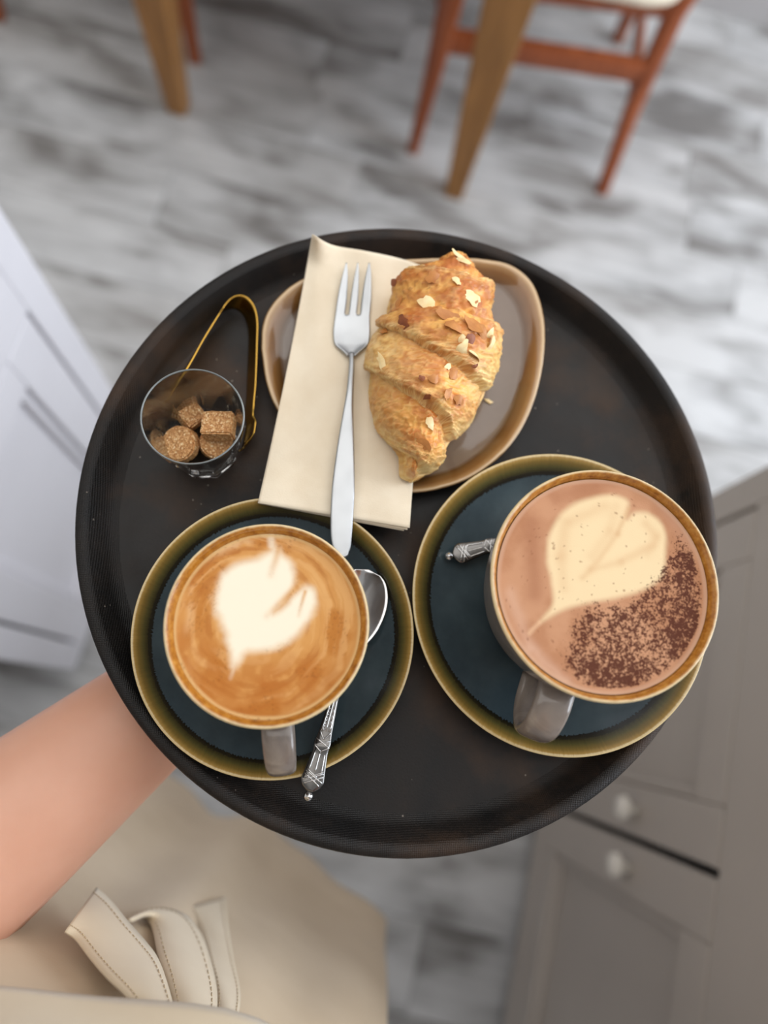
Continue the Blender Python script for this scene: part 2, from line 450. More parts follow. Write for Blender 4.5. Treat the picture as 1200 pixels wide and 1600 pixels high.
def make_chair():
    # local: x = forward, y = sideways (near side negative), front near leg at the origin
    t = thing('dining_chair', 'reddish wooden chair with cream seat pad beside the oak table leg', 'chair', (0, 0, 0), 0, 'chairs at the oak table')
    D, W = .458, .46
    def leg(pts, w0, w1):
        n = len(pts); m = MB()
        m.sweep(pts, [lerp(w0, w1, i / (n - 1)) for i in range(n)], [lerp(w0, w1, i / (n - 1)) for i in range(n)], (1, 0, 0), 12, 3.5)
        return m.build('leg', MAT['cherry'], t, True, 50)
    for sg in (0, 1):
        y = lambda q: q if sg == 0 else W - q
        leg([(0, y(0), 0), (-.012, y(.02), .22), (-.02, y(.03), .43)], .013, .026)
        leg([(-D, y(0), 0), (-D + .015, y(.05), .20), (-D + .02, y(.085), .40), (-D - .01, y(.10), .62), (-D - .07, y(.10), .90)], .015, .024)
        MB().sweep([(-.018, y(.028), .28), (-D + .018, y(.062), .28)], [.012] * 2, [.026] * 2, (0, 0, 1), 12, 4).build('stretcher', MAT['cherry'], t, True, 50)
        MB().sweep([(-.02, y(.03), .405), (-D + .02, y(.085), .405)], [.010] * 2, [.022] * 2, (0, 0, 1), 12, 4).build('seat_rail', MAT['cherry'], t, True, 50)
    MB().sweep([(-.02, .03, .405), (-.02, W - .03, .405)], [.010] * 2, [.022] * 2, (0, 0, 1), 12, 4).build('seat_rail', MAT['cherry'], t, True, 50)
    MB().sweep([(-D + .02, .085, .405), (-D + .02, W - .085, .405)], [.010] * 2, [.022] * 2, (0, 0, 1), 12, 4).build('seat_rail', MAT['cherry'], t, True, 50)
    MB().sweep([(-D + .016, .06, .20), (-D + .016, W - .06, .20)], [.009] * 2, [.015] * 2, (0, 0, 1), 12, 4).build('stretcher', MAT['cherry'], t, True, 50)
    # seat pad: rounded trapezoid
    m = MB(); N = 48; prof = [(0.0, .428), (.92, .428), (1.0, .438), (1.0, .455), (.95, .466), (0.0, .470)]
    v = []; f = []
    for i in range(N):
        a = 2 * math.pi * i / N; c = math.cos(a); s_ = math.sin(a)
        c = math.copysign(abs(c) ** .35, c); s_ = math.copysign(abs(s_) ** .35, s_)
        hw = .215 + .012 * c
        for k, z in prof: v.append((-.218 + c * .222 * k, W / 2 + s_ * hw * k, z))
    for i in range(N):
        j = (i + 1) % N
        for k in range(len(prof) - 1): f.append((i * 6 + k, j * 6 + k, j * 6 + k + 1, i * 6 + k + 1))
    m.add(v, f).build('seat_pad', MAT['cushion'], t, True, 60)
    for z, h in ((.86, .045), (.70, .03)):
        xb = lambda z_: -D - .01 - .06 * (z_ - .62) / .28
        MB().sweep([(xb(z), .10, z), (xb(z) - .025, W / 2, z), (xb(z), W - .10, z)], [.009] * 3, [h] * 3, (0, 0, 1), 12, 4).build('back_slat', MAT['cherry'], t, True, 50)
    return t
def copy_tree(o, parent=None):
    c = o.copy(); COL.objects.link(c); c.parent = parent
    for ch in list(o.children): copy_tree(ch, c)
    return c
ch = make_chair()
ch2 = copy_tree(ch)
# right chair: front near leg (.245,1.25), back near leg (.695,1.163); near side is local -y
a = math.atan2(.087, -.45)
# facing -x the near side is local +y, so shift by the width
Rz = Matrix.Rotation(a, 3, 'Z')
ch.rotation_euler = (0, 0, a)
p = Vector((.245, 1.25, 0)) - Rz @ Vector((0, .46, 0)); ch.location = p
a2 = math.atan2(-.087, .45)
ch2.rotation_euler = (0, 0, a2); ch2.location = (-.262, 1.468, 0)
ch2['label'] = 'reddish wooden chair on the left, mostly cut off behind the oak leg'

# ------------------------------------------------------------------ panelled cabinets on both sides
def panel_cabinet(name, label, near, far, face, facing, z0, height, depth, mat, doors, knobs=True):
    """front face lies on room line e1 = face between e2 = near and far; facing = -1 looks to -e1"""
    t = thing(name, label, 'cabinet', R(face, (near + far) / 2, 0))
    t.rotation_euler = (0, 0, PHI)
    L = far - near
    # local: x along e1 (front at 0, body behind), y along e2 centred
    s = -facing           # body side
    MB().box((s * depth / 2 + s * .012, 0, (z0 + height) / 2 + .0), (depth - .024, L - .004, height - z0)).build('body', mat, t, False)
    MB().box((s * (depth / 2 + .03), 0, z0 / 2 + .001), (depth - .08, L - .05, z0 - .002)).build('plinth', mat, t, False)
    # face frame : stiles + rails
    st = .045
    for y in (-L / 2 + st / 2, L / 2 - st / 2):
        MB().box((s * .005, y, (z0 + height) / 2), (.022, st, height - z0), None, .002).build('stile', mat, t, False)
    MB().box((s * .005, 0, height - .11), (.022, L - 2 * st, .22), None, .002).build('top_rail', mat, t, False)
    MB().box((s * .005, 0, z0 + .025), (.022, L - 2 * st, .05), None, .002).build('bottom_rail', mat, t, False)
    y0 = -L / 2 + st; dz0, dz1 = z0 + .05, height - .22
    MB().box((s * .0155, 0, (dz0 + dz1) / 2), (.003, L - 2 * st, dz1 - dz0)).build('gap_shade_sheet', MAT['dark'], t, False)  # dark sheet stands in for the shade inside the door gaps
    for i, (ya, yb, ky) in enumerate(doors):
        d = bpy.data.objects.new('door', None); COL.objects.link(d); d.parent = t
        g = .0048; fr = .062
        # stiles and rails of the door with a sunk panel and a moulding
        MB().box((s * .004, ya + fr / 2 + g, (dz0 + dz1) / 2), (.020, fr, dz1 - dz0 - .006), None, .0025).build('door_stile', mat, d, False)
        MB().box((s * .004, yb - fr / 2 - g, (dz0 + dz1) / 2), (.020, fr, dz1 - dz0 - .006), None, .0025).build('door_stile', mat, d, False)
        ym = (ya + yb) / 2; wI = yb - ya - 2 * fr - 2 * g
        for zz in (dz0 + .003 + fr / 2, dz1 - .003 - fr / 2):
            MB().box((s * .004, ym, zz), (.020, wI, fr), None, .0025).build('door_rail', mat, d, False)
        MB().box((s * .012, ym, (dz0 + dz1) / 2), (.004, wI + .004, dz1 - dz0 - 2 * fr)).build('door_panel', mat, d, False)
        mo = MB(); hz = (dz1 - dz0) / 2 - fr - .003; zc = (dz0 + dz1) / 2
        for yy in (ym - wI / 2 + .007, ym + wI / 2 - .007): mo.box((s * .006, yy, zc), (.010, .014, 2 * hz), None, .004)
        for zz in (zc - hz + .007, zc + hz - .007): mo.box((s * .006, ym, zz), (.010, wI, .014), None, .004)
        mo.build('moulding', mat, d, False)
        if ky is not None:
            kz = .455
            q = [(.0001, .030), (.010, .029), (.0155, .024), (.016, .019), (.012, .013), (.006, .009), (.006, 0), (.0001, 0)]
            kb = MB().lathe(q, 24, False)
            rot = Matrix.Translation((s * -.005, ky, kz)) @ Matrix.Rotation(-s * math.pi / 2, 4, 'Y')
            kb.v = [rot @ v for v in kb.v]
            kb.build('knob', MAT['knob'], d)
    MB().box((s * (depth / 2 - .012), 0, height + .015), (depth + .03, L + .02, .03), None, .004).build('worktop', MAT['laminate'], t, False)
    return t
# right: front line passes (.402,-.267) on the room's e2 axis
fR = Vector((.402, -.267, 0)).dot(E1)
gapy = Vector((.424, -.182, 0)).dot(E2)
farR = Vector((.537, .257, 0)).dot(E2)
Wd = farR - gapy - .045
near_R = gapy - Wd - .045
cabR = panel_cabinet('kitchen_cabinet', 'warm grey panelled cabinet with two knobbed doors beside the hot chocolate', near_R, farR, fR, -1, .06, .88, .55, MAT['paint_grey'],
                     [(-(farR - near_R) / 2 + .045, 0, -.035), (0, (farR - near_R) / 2 - .045, .035)])
fL = Vector((-.42, .07, 0)).dot(E1)
nearL = Vector((-.42, .07, 0)).dot(E2); farL = nearL + .43
cabL = panel_cabinet('panelled_cabinet', 'pale lilac white panelled cabinet on the left of the tray', nearL, farL, fL, 1, .05, .88, .5, MAT['paint_white'],
                     [(-.215 + .045, .215 - .045, None)])

# ------------------------------------------------------------------ serving tray
ZT = H - .416                   # inside floor of the tray; its rim stands 15 mm higher
TC = Vector((.0572, .1053, 0))
tray = thing('serving_tray', 'large round black non-slip serving tray with worn rim', 'tray', (TC.x, TC.y, ZT - .003))
zz = .003
MB().lathe([(.0001, zz), (.08, zz), (.1625, zz), (.1625, 0), (.08, 0), (.0001, 0)], 128, False).build('non_slip_floor', MAT['tray'], tray, True, 40)
MB().lathe([(.1625, zz), (.1662, zz + .0010), (.1690, zz + .0042), (.1722, zz + .0095), (.1750, zz + .0138), (.1752, zz + .0100), (.1710, zz + .0040), (.1675, zz - .002), (.1625, 0)], 160).build('sloped_wall', MAT['tray_rim'], tray, True, 60)
MB().lathe([(.1742, zz + .0125), (.1760, zz + .0150), (.1790, zz + .0157), (.1819, zz + .0146), (.1828, zz + .0118), (.1818, zz + .0088), (.1788, zz + .0078), (.1755, zz + .0098)], 160).build('rolled_lip', MAT['tray_rim'], tray, True, 60)

# ------------------------------------------------------------------ saucers and cups
def saucer(name, label, c, Ro, lift):
    k = Ro / .0737
    pr = [(.0001, .0055), (.020, .0055), (.0265, .0057), (.0285, .0068), (.031, .0066), (.045, .0078), (.056, .0105), (.064, .0142), (.0695, .0178), (.0722, .0197),
          (.0734, .0202), (.0737, .0196), (.0731, .0182), (.066, .0125), (.056, .0070), (.046, .0040), (.043, .0030), (.042, .0), (.038, .0), (.037, .0022), (.0001, .0022)]
    o = MB().lathe([(r * k, z * (1 + (k - 1) * .4)) for r, z in pr], 160, False).build(name, saucer_mat(name + '_glaze', Ro), None, True)
    o.location = (c[0], c[1], ZT + lift)
    tag(o, label, 'saucer', 'glazed saucers on the tray')
    return o
CL = (-.0172, .0370); CR = (.1400, .0530)
saucer('saucer', 'smaller slate blue saucer with olive rim under the cappuccino', CL, .0737, 0.0002)
TIP = Vector((.8535, -.52, 0)).normalized()   # direction of the tray wall it leans on
saucer('saucer', 'larger slate blue saucer with olive rim under the hot chocolate', CR, .0838, 0.0002)

def cup(name, label, c, Rr, z0, h, prof_k, hdir, hreach, hz, hw):
    """Rr outer rim radius, h rim height above z0 (seat), handle points along hdir"""
    t = thing(name, label, 'cup', (c[0], c[1], z0), 0, 'glazed cups on the tray')
    w = .0042
    out = [(.50, .0), (.55, .012), (.70, .10), (.81, .28), (.895, .52), (.955, .76), (.99, .95)]
    out = rows(out, 22)
    inn = [(Rr - w * .25, h - .0005), (Rr - w * .8, h - .0030), (Rr - w, h - .008)]
    base = [(.0001, .0032), (Rr * .42, .0032), (Rr * .44, 0)]
    prof = base + [(Rr * a, h * b) for a, b in out] + [(Rr - .0004, h - .0016)]
    MB().lathe(prof, 128, False).build('outer_wall', MAT['cup_out'], t)
    wi = [(Rr - .0004, h - .0014), (Rr - .0008, h - .0003), (Rr - .0014, h), (Rr - .0022, h - .0006), (Rr - .0036, h - .0034), (Rr - .0045, h - .0062), (Rr - .0056, h * .76), (Rr * .93 - w, h * .5), (Rr * .75 - w, h * .2), (Rr * .45, .008), (.0001, .007)]
    MB().lathe(wi, 128, False).build('inner_wall', cup_in_mat(name + '_amber_inside', Rr), t)
    # handle: a flat strap bent into an ear
    d = Vector((hdir[0], hdir[1], 0)).normalized()
    r0 = Rr * .93
    pts = [(r0 - .004, hz[1]), (r0 + hreach * .45, hz[1] + .001), (r0 + hreach * .86, hz[1] - .004), (r0 + hreach, hz[1] - .014), (r0 + hreach * .86, lerp(hz[0], hz[1], .33)), (r0 + hreach * .4, hz[0] + .002), (r0 * .88, hz[0])]
    pts = [Vector((d.x * a, d.y * a, b)) for a, b in rows(pts, 36)]
    side = d.cross(Vector((0, 0, 1)))
    ups = []
    n = len(pts)
    for i in range(n):
        tg = (pts[min(i + 1, n - 1)] - pts[max(i - 1, 0)]).normalized(); ups.append(tuple(side.cross(tg)))
    MB().sweep(pts, [hw * (1 + .12 * abs(2 * i / (n - 1) - 1)) for i in range(n)], [.0036] * n, ups, 16, 2.8).build('handle', MAT['cup_out'], t)
    return t, Rr - .0043
zsL = ZT + .0058; hL = ZT + .0700 - zsL
zsR = ZT + .0062; hR = ZT + .0850 - zsR
cupL, rL = cup('coffee_cup', 'smaller taupe cup with amber lip holding a cappuccino', (-.0184, .0367), .0475, zsL, hL, 1, (.006, -.067), .0225, (.018, .046), .0070)
cupR, rR = cup('chocolate_cup', 'larger taupe cup with amber lip holding cocoa-dusted hot chocolate', (.1392, .0518), .0556, zsR, hR, 1, (-.0270, -.062), .0225, (.022, .056), .0085)

# drink surfaces : fine discs whose colours are the milk, crema and cocoa themselves
def poly_sd(P, poly):           # signed distance, negative inside
    P = np.asarray(P); poly = np.asarray(poly); n = len(poly)
    d = np.full(len(P), 1e9); ins = np.zeros(len(P), bool)
    for i in range(n):
        a = poly[i]; b = poly[(i + 1) % n]; e = b - a; w = P - a
        t = np.clip((w @ e) / (e @ e), 0, 1); q = w - t[:, None] * e
        d = np.minimum(d, np.sqrt((q ** 2).sum(1)))
        c = ((a[1] > P[:, 1]) != (b[1] > P[:, 1])) & (P[:, 0] < (b[0] - a[0]) * (P[:, 1] - a[1]) / (b[1] - a[1] + 1e-12) + a[0])
        ins ^= c
    return np.where(ins, -d, d)
def line_d(P, a, b):
    a = np.array(a); b = np.array(b); e = b - a; w = P - a
    t = np.clip((w @ e) / (e @ e), 0, 1); q = w - t[:, None] * e
    return np.sqrt((q ** 2).sum(1)), t
def smooth_poly(pts, n=90):
    pts = list(pts); return np.array(rows(pts + [pts[0]], n)[:-1])
def disc(name, rad, z, parent, colfun, mat, heightfun=None, N=110):
    rings = N; v = [(0, 0)]; f = []; seg = 280
    for i in range(1, rings + 1):
        r = rad * i / rings
        for k in range(seg):
            a = 2 * math.pi * k / seg; v.append((r * math.cos(a), r * math.sin(a)))
    for k in range(seg): f.append((0, 1 + k, 1 + (k + 1) % seg))
    for i in range(rings - 1):
        b0 = 1 + i * seg; b1 = b0 + seg
        for k in range(seg):
            l = (k + 1) % seg; f.append((b0 + k, b1 + k, b1 + l, b0 + l))
    P = np.array(v)
    col, extra = colfun(P)
    hz = heightfun(P) if heightfun else np.zeros(len(P))
    o = mesh_obj(name, [(p[0], p[1], z + h) for p, h in zip(P, hz)], f, mat, parent)
    at = o.data.color_attributes.new('Col', 'FLOAT_COLOR', 'POINT')
    at.data.foreach_set('color', np.c_[col, np.ones(len(P))].astype(np.float32).ravel())
    if extra is not None:
        at = o.data.attributes.new('cocoa', 'FLOAT', 'POINT'); at.data.foreach_set('value', extra.astype(np.float32))
    return o
def C3(*c): return np.array(srgb(*c)[:3])
def mixc(a, b, t): return a * (1 - t[:, None]) + b * t[:, None]

zl = ZT + .0645
cxy = np.array([-.0184, .0367])
LP = lambda x, y: np.array(U(190 + x * 470 / 1200, 770 + y * 470 / 1200, zl))[:2] - cxy
heartL = smooth_poly([LP(*q) for q in ((448, 695), (425, 600), (388, 500), (374, 410), (400, 335), (455, 290), (530, 268), (585, 240), (612, 205), (640, 245), (678, 285), (690, 345), (668, 400), (622, 452),
                                         (604, 482), (650, 452), (690, 405), (728, 380), (762, 388), (772, 440), (752, 505), (705, 565), (630, 612), (545, 632), (495, 642))], 140)
PXL = np.linalg.norm(LP(600, 500) - LP(601, 500))
def colL(P):
    n = fbm(np.c_[P * 95, P[:, :1] * 0 + 1], 5, 3); n2 = fbm(np.c_[P * 240, P[:, :1] * 0], 4, 9); r = np.linalg.norm(P, axis=1) / rL
    Pw = P + (np.c_[n, fbm(np.c_[P * 95, P[:, :1] * 0 + 7], 4, 5)] - .5) * .0075
    Ps = P + (np.c_[n, n2] - .5) * .0012
    base = mixc(C3(206, 148, 82), C3(184, 118, 50), sm(.35, .68, n))
    rc = P - LP(520, 520); ra_ = np.linalg.norm(rc, axis=1); un = rc / (ra_[:, None] + 1e-6)
    sw = fbm(np.c_[un * 1.3, ra_ * 260 + n * 1.5], 4, 27)            # swirl left by the pour
    base = mixc(base, C3(168, 98, 36), .55 * sm(.52, .68, sw)); base = mixc(base, C3(222, 172, 112), .55 * sm(.46, .32, sw))
    # deeper crema at the lower side, swirling
    c0 = (LP(600, 700) + 0)
    low = sm(.022, .004, np.abs(np.linalg.norm(Pw - LP(560, 500), axis=1) - 300 * PXL * .95)) * sm(-.002, -.020, P[:, 1] + .25 * P[:, 0])
    base = mixc(base, C3(176, 104, 38), low * .62 * sm(.25, .7, n2 + .15))
    for a, b, w, c, s in (((300, 330), (260, 560), 20, (232, 190, 140), .55), ((330, 260), (540, 190), 22, (236, 200, 154), .6), ((640, 190), (840, 240), 20, (226, 178, 122), .5),
                       ((260, 620), (300, 760), 16, (226, 178, 122), .35), ((690, 690), (790, 620), 14, (170, 98, 34), .4), ((480, 800), (700, 720), 34, (178, 106, 42), .55),
                       ((330, 580), (350, 660), 15, (184, 116, 48), .5), ((740, 330), (830, 400), 24, (222, 170, 108), .4)):
        d, tt = line_d(Pw, LP(*a), LP(*b)); base = mixc(base, C3(*c), s * np.exp(-(d / PXL / w) ** 2) * sm(.3, .62, n2) * (.15 + 3.4 * tt * (1 - tt)))
    sd = poly_sd(P + (np.c_[n2, n] - .5) * .0030, heartL) / PXL
    halo = sm(46, 0, sd)
    base = mixc(base, C3(218, 166, 104), halo * .45)
    w = sm(28, -26, sd)
    for a, b, wd in (((632, 200), (596, 330), 15), ((700, 378), (580, 492), 15), ((732, 395), (706, 490), 8)):
        d, t = line_d(Ps, LP(*a), LP(*b)); w = w * (1 - .85 * np.exp(-(d / PXL / wd) ** 2) * (1 - t * .75))
    d, t = line_d(Ps, LP(600, 215), LP(598, 150)); w = np.maximum(w, .62 * sm(26, 2, d / PXL))
    d, t = line_d(Ps, LP(570, 165), LP(640, 165)); w = np.maximum(w, .35 * sm(24, 2, d / PXL))
    d, t = line_d(Ps, LP(455, 680), LP(434, 740)); w = np.maximum(w, .5 * sm(14, 1, d / PXL) * (1 - t * .6))
    base = mixc(base, C3(242, 232, 210), w)
    edge = sm(.955, .985, r + (n - .5) * .03)
    base = mixc(base, C3(226, 190, 132), edge * .7)
    bub = sm(.76, .80, vnoise(np.c_[P * 1400, P[:, :1] * 0], 4)) * sm(.45, .6, n) * .35 * (1 - w)
    base = mixc(base, C3(130, 76, 32), bub)
    return base, None
tL, v_, c_ = vcol_mat('cappuccino_foam', .42, Specular_IOR_Level=.35); tL.b.inputs['Specular IOR Level'].default_value = .15; tL.bump(tL.noise(v_, 1500, 3), .06, .0004)
disc('cappuccino', rL, zl - zsL, cupL, colL, tL.m)

zr = ZT + .0808
cxy2 = np.array([.1392, .0518])
RP = lambda x, y: np.array(U(630 + x * .425, 690 + y * .425, zr))[:2] - cxy2
heartR = smooth_poly([RP(*q) for q in ((505, 662), (548, 600), (545, 520), (530, 430), (538, 345), (578, 268), (645, 220), (730, 198), (795, 203), (828, 228), (824, 285), (855, 262), (905, 266), (950, 302), (966, 360),
                                         (962, 430), (950, 500), (880, 545), (790, 575), (690, 592), (600, 615))], 140)
dustR = smooth_poly([RP(*q) for q in ((575, 800), (590, 700), (640, 600), (760, 575), (880, 520), (955, 430), (1000, 320), (1050, 330), (1100, 430), (1128, 560), (1112, 680), (1060, 800), (980, 880), (880, 945), (760, 955), (650, 900))], 120)
PXR = np.linalg.norm(RP(600, 500) - RP(601, 500))
def colR(P):
    n = fbm(np.c_[P * 80, P[:, :1] * 0 + 2], 5, 13); n2 = fbm(np.c_[P * 220, P[:, :1] * 0 + 4], 4, 19); r = np.linalg.norm(P, axis=1) / rR
    Pw = P + (np.c_[n, n2] - .5) * .003
    base = mixc(C3(194, 144, 110), C3(178, 126, 92), sm(.35, .66, n))
    Ps = P + (np.c_[n, n2] - .5) * .0015
    for a, b, w, c, s in (((470, 300), (480, 560), 34, (160, 106, 76), .6), ((560, 200), (760, 150), 30, (166, 112, 82), .5), ((950, 230), (1060, 380), 26, (200, 152, 124), .5), ((390, 560), (470, 760), 22, (208, 166, 140), .6), ((470, 760), (600, 880), 22, (208, 168, 144), .6)):
        d, _ = line_d(Pw, RP(*a), RP(*b)); base = mixc(base, C3(*c), s * np.exp(-(d / PXR / w) ** 2))
    sd = poly_sd(P + (np.c_[n2, n] - .5) * .0014, heartR) / PXR
    w = sm(16, -16, sd)
    base = mixc(base, C3(234, 210, 168), w * .96)
    # soft tonal folds inside the heart
    for a, b, wd, s in (((826, 245), (790, 340), 8, .6), ((790, 340), (660, 500), 9, .45), ((600, 300), (580, 420), 18, .4), ((580, 420), (590, 540), 16, .3), ((740, 240), (620, 290), 16, .35), ((690, 470), (800, 440), 10, .35), ((800, 440), (920, 380), 12, .4), ((780, 240), (760, 330), 16, .25), ((760, 330), (690, 420), 14, .25), ((890, 300), (930, 350), 14, .4), ((930, 350), (900, 410), 14, .3)):
        d, t = line_d(Ps, RP(*a), RP(*b)); base = mixc(base, C3(206, 162, 118), s * .8 * np.exp(-(d / PXR / (wd * 1.35)) ** 2))
    d, t = line_d(Pw, RP(500, 670), RP(470, 705)); base = mixc(base, C3(226, 186, 150), .6 * sm(14, 1, d / PXR))
    base = mixc(base, C3(206, 168, 142), sm(.95, .985, r + (n - .5) * .03) * .6)
    ds = poly_sd(P + (np.c_[n, n2] - .5) * .008, dustR) / PXR
    coc = sm(46, -60, ds) * .80
    for q, rr_, s in (((1040, 720), 75, .34), ((1060, 640), 60, .22), ((800, 870), 85, .28), ((690, 870), 60, .25), ((1050, 480), 70, .15), ((620, 830), 40, .2), ((690, 620), 40, .12)):
        coc = coc + s * sm(rr_ * 1.5, rr_ * .1, np.linalg.norm(Pw - RP(*q), axis=1) / PXR)
    dots = np.zeros(len(P)); rg = np.random.default_rng(3)
    for _ in range(150):
        a_ = rg.uniform(0, 2 * np.pi); q_ = rR * .95 * math.sqrt(rg.uniform()); c0 = np.array([q_ * math.cos(a_), q_ * math.sin(a_)]); rd_ = rg.choice([2.5, 3.5, 5.0], p=[.6, .3, .1])
        dots = np.maximum(dots, sm(rd_ * 1.3, rd_ * .5, np.linalg.norm(P - c0, axis=1) / PXR))
    base = mixc(base, C3(128, 76, 50), dots * .6)
    coc = coc * sm(.985, .93, r)
    return base, np.clip(coc + .12, 0, 1.1)
tR, v_, c_ = vcol_mat('chocolate_foam', .55, Specular_IOR_Level=.15)
g1 = tR.noise(v_, 820, 4, .7); g2 = tR.noise(v_, 280, 4, .65)
den = tR.attr('cocoa').outputs['Fac']
g = tR.math('ADD', tR.math('MULTIPLY', g1, .55), tR.math('MULTIPLY', g2, .45))
thr = tR.math('SUBTRACT', .735, tR.math('MULTIPLY', den, .30))
gm = tR.math('MULTIPLY', tR.math('SUBTRACT', g, thr), 14.0, True)
tR.set(Base_Color=tR.mix(tR.math('MULTIPLY', gm, .92), c_, srgb(72, 24, 8)))
tR.bump(tR.math('ADD', tR.noise(v_, 1500, 2), gm), .12, .0005)
disc('hot_chocolate', rR, zr - zsR, cupR, colR, tR.m)

# ------------------------------------------------------------------ plate
out_px = [(408, 545), (412, 500), (436, 462), (480, 432), (560, 412), (640, 404), (720, 402), (765, 405), (800, 414), (828, 436), (844, 468), (852, 515), (847, 580), (826, 650), (790, 705), (740, 744), (690, 763), (640, 770), (590, 765), (530, 738), (478, 698), (436, 645), (416, 598)]
pc = Vector(); PD = Vector((.62, .78, 0)); PS = .048     # the far side rides up on the tray wall
def plate_lift(x, y): return max(0.0, PS * ((x - pc.x) * PD.x + (y - pc.y) * PD.y + .052))
pc = U(630, 585, ZT + .013); pc.z = 0
out = []
for x, y in out_px:
    q = U(x, y, ZT + .0135); q = U(x, y, ZT + .0135 + plate_lift(q.x, q.y)); out.append(q)
ring = rows([(p.x - pc.x, p.y - pc.y) for p in out] + [(out[0].x - pc.x, out[0].y - pc.y)], 141)[:-1]
prof = [(0, .0058), (.3, .0058), (.55, .0058), (.74, .0060), (.83, .0066), (.88, .0082), (.93, .0108), (.96, .0126), (.985, .0135), (1.0, .0129), (.995, .0115), (.95, .0080), (.86, .0032), (.78, .0008), (.76, 0.0), (.72, 0), (.70, .0015), (0, .0015)]
v = []; f = []; ea = []
n = len(prof); NR = len(ring)
for i, p in enumerate(ring):
    for k, (s, z) in enumerate(prof): v.append((p[0] * max(s, .001), p[1] * max(s, .001), z + PS * (p[0] * s * PD.x + p[1] * s * PD.y + .052))); ea.append(s if k < 10 else 1.0)
for i in range(NR):
    j = (i + 1) % NR
    for k in range(n - 1): f.append((i * n + k, j * n + k, j * n + k + 1, i * n + k + 1))
plate = mesh_obj('dessert_plate', v, f, MAT['plate'])
fix_normals(plate)
plate.data.attributes.new('edge', 'FLOAT', 'POINT').data.foreach_set('value', ea)
plate.location = (pc.x, pc.y, ZT + .0002)
tag(plate, 'brown rounded triangular plate with amber rim under the croissant', 'plate')

# ------------------------------------------------------------------ croissant
CZ = ZT + .009 + .0205          # height of the widest line
Lpx = [(392, 690), (396, 675), (403, 668), (415, 661), (428, 640), (437, 618), (450, 609), (470, 602), (490, 599), (510, 585), (530, 577), (557, 573), (585, 574), (605, 573), (630, 577), (650, 583), (669, 593), (690, 610), (706, 621), (720, 622), (735, 623), (742, 630), (746, 642)]
Rpx = [(392, 736), (396, 741), (403, 742), (415, 749), (428, 753), (434, 755), (445, 764), (458, 771), (480, 772), (498, 770), (512, 778), (527, 781), (550, 780), (573, 777), (598, 770), (615, 763), (640, 748), (658, 737), (678, 717), (694, 702), (714, 699), (728, 685), (737, 668), (746, 652)]
EDG = [  # wrap edges in frame pixels (x -> y)
    [(560, 400), (630, 416), (662, 418), (700, 423), (737, 431), (760, 437), (800, 445)],
    [(560, 510), (601, 490), (635, 483), (683, 482), (730, 488), (769, 498), (800, 506)],
    [(560, 500), (595, 514), (630, 530), (670, 551), (715, 573), (753, 602), (765, 620), (800, 660)],
    [(560, 575), (585, 591), (617, 613), (651, 631), (678, 645), (699, 666), (703, 687), (800, 790)],
    [(560, 690), (600, 698), (622, 709), (643, 719), (662, 738), (700, 775), (800, 860)]]
NRW, NTH = 360, 200
ys = 391.5 + (746 - 391.5) * (np.linspace(0, 1, NRW))
yb = ys + 16 * sm(470, 392, ys)                  # base line of each ring, the ridge above it shows further up
lx = np.interp(ys, [a for a, b in Lpx], [b for a, b in Lpx]); rx = np.interp(ys, [a for a, b in Rpx], [b for a, b in Rpx])
ker = np.ones(5) / 5
lx = np.convolve(np.pad(lx, 2, 'edge'), ker, 'valid'); rx = np.convolve(np.pad(rx, 2, 'edge'), ker, 'valid')
e_ = np.minimum(np.arange(NRW), np.arange(NRW)[::-1]) / 9.0
shr = np.sqrt(np.clip(1 - (1 - np.clip(e_, 0, 1)) ** 2, .02, 1))
mid = (lx + rx) / 2; hwp = (rx - lx) / 2 * shr
th = np.linspace(0, 2 * np.pi, NTH, endpoint=False)
YY = np.repeat(ys, NTH); TT = np.tile(th, NRW)
XX = np.repeat(mid, NTH) + np.repeat(hwp, NTH) * np.cos(TT)
# pixels are only a drawing board for the outline: turned to metres once, at the croissant's own height
def u_many(px, py, z):
    r = np.stack([px - 600, py - 800, np.full_like(px, F)], 1); t = (H - z) / (r @ _n); P = r * t[:, None]
    return np.c_[P @ _X, P @ _Y]
Wxy = u_many(XX, np.repeat(yb, NTH), CZ)
pm = F / (H - CZ)
hwm = np.repeat(hwp, NTH) / pm
sn = np.sin(TT)
up_h = np.minimum(.031, .0075 + hwm * .70)
zdn = .0195
zrow = np.repeat(np.interp(ys, [391, 420, 560, 700, 746], [-.004, -.001, 0, -.003, -.003]), NTH)
Zz = np.where(sn > 0, np.abs(sn) ** .86 * up_h, -np.abs(sn) ** .8 * (zdn + zrow)) + zrow
# wraps
Cc = np.c_[Wxy, CZ + Zz - H] @ np.stack([_X, _Y, _Z])
XX = 600 + F * Cc[:, 0] / Cc[:, 2]; YY = 800 + F * Cc[:, 1] / Cc[:, 2]
Ey = np.stack([np.interp(XX, [a for a, b in e], [b for a, b in e]) for e in EDG])
wob = (fbm(np.c_[XX * .05, YY * .05, Zz * 60], 4, 31) - .5)
Yw = YY + wob * 10
k = (Yw[None] > Ey).sum(0)                       # 0..5 wrap number
lo = np.concatenate([np.full((1, len(XX)), 380.), Ey]); hi = np.concatenate([Ey, np.full((1, len(XX)), 775.)])
idx = np.arange(len(XX)); t = np.clip((Yw - lo[k, idx]) / np.maximum(hi[k, idx] - lo[k, idx], 6), 0, 1)
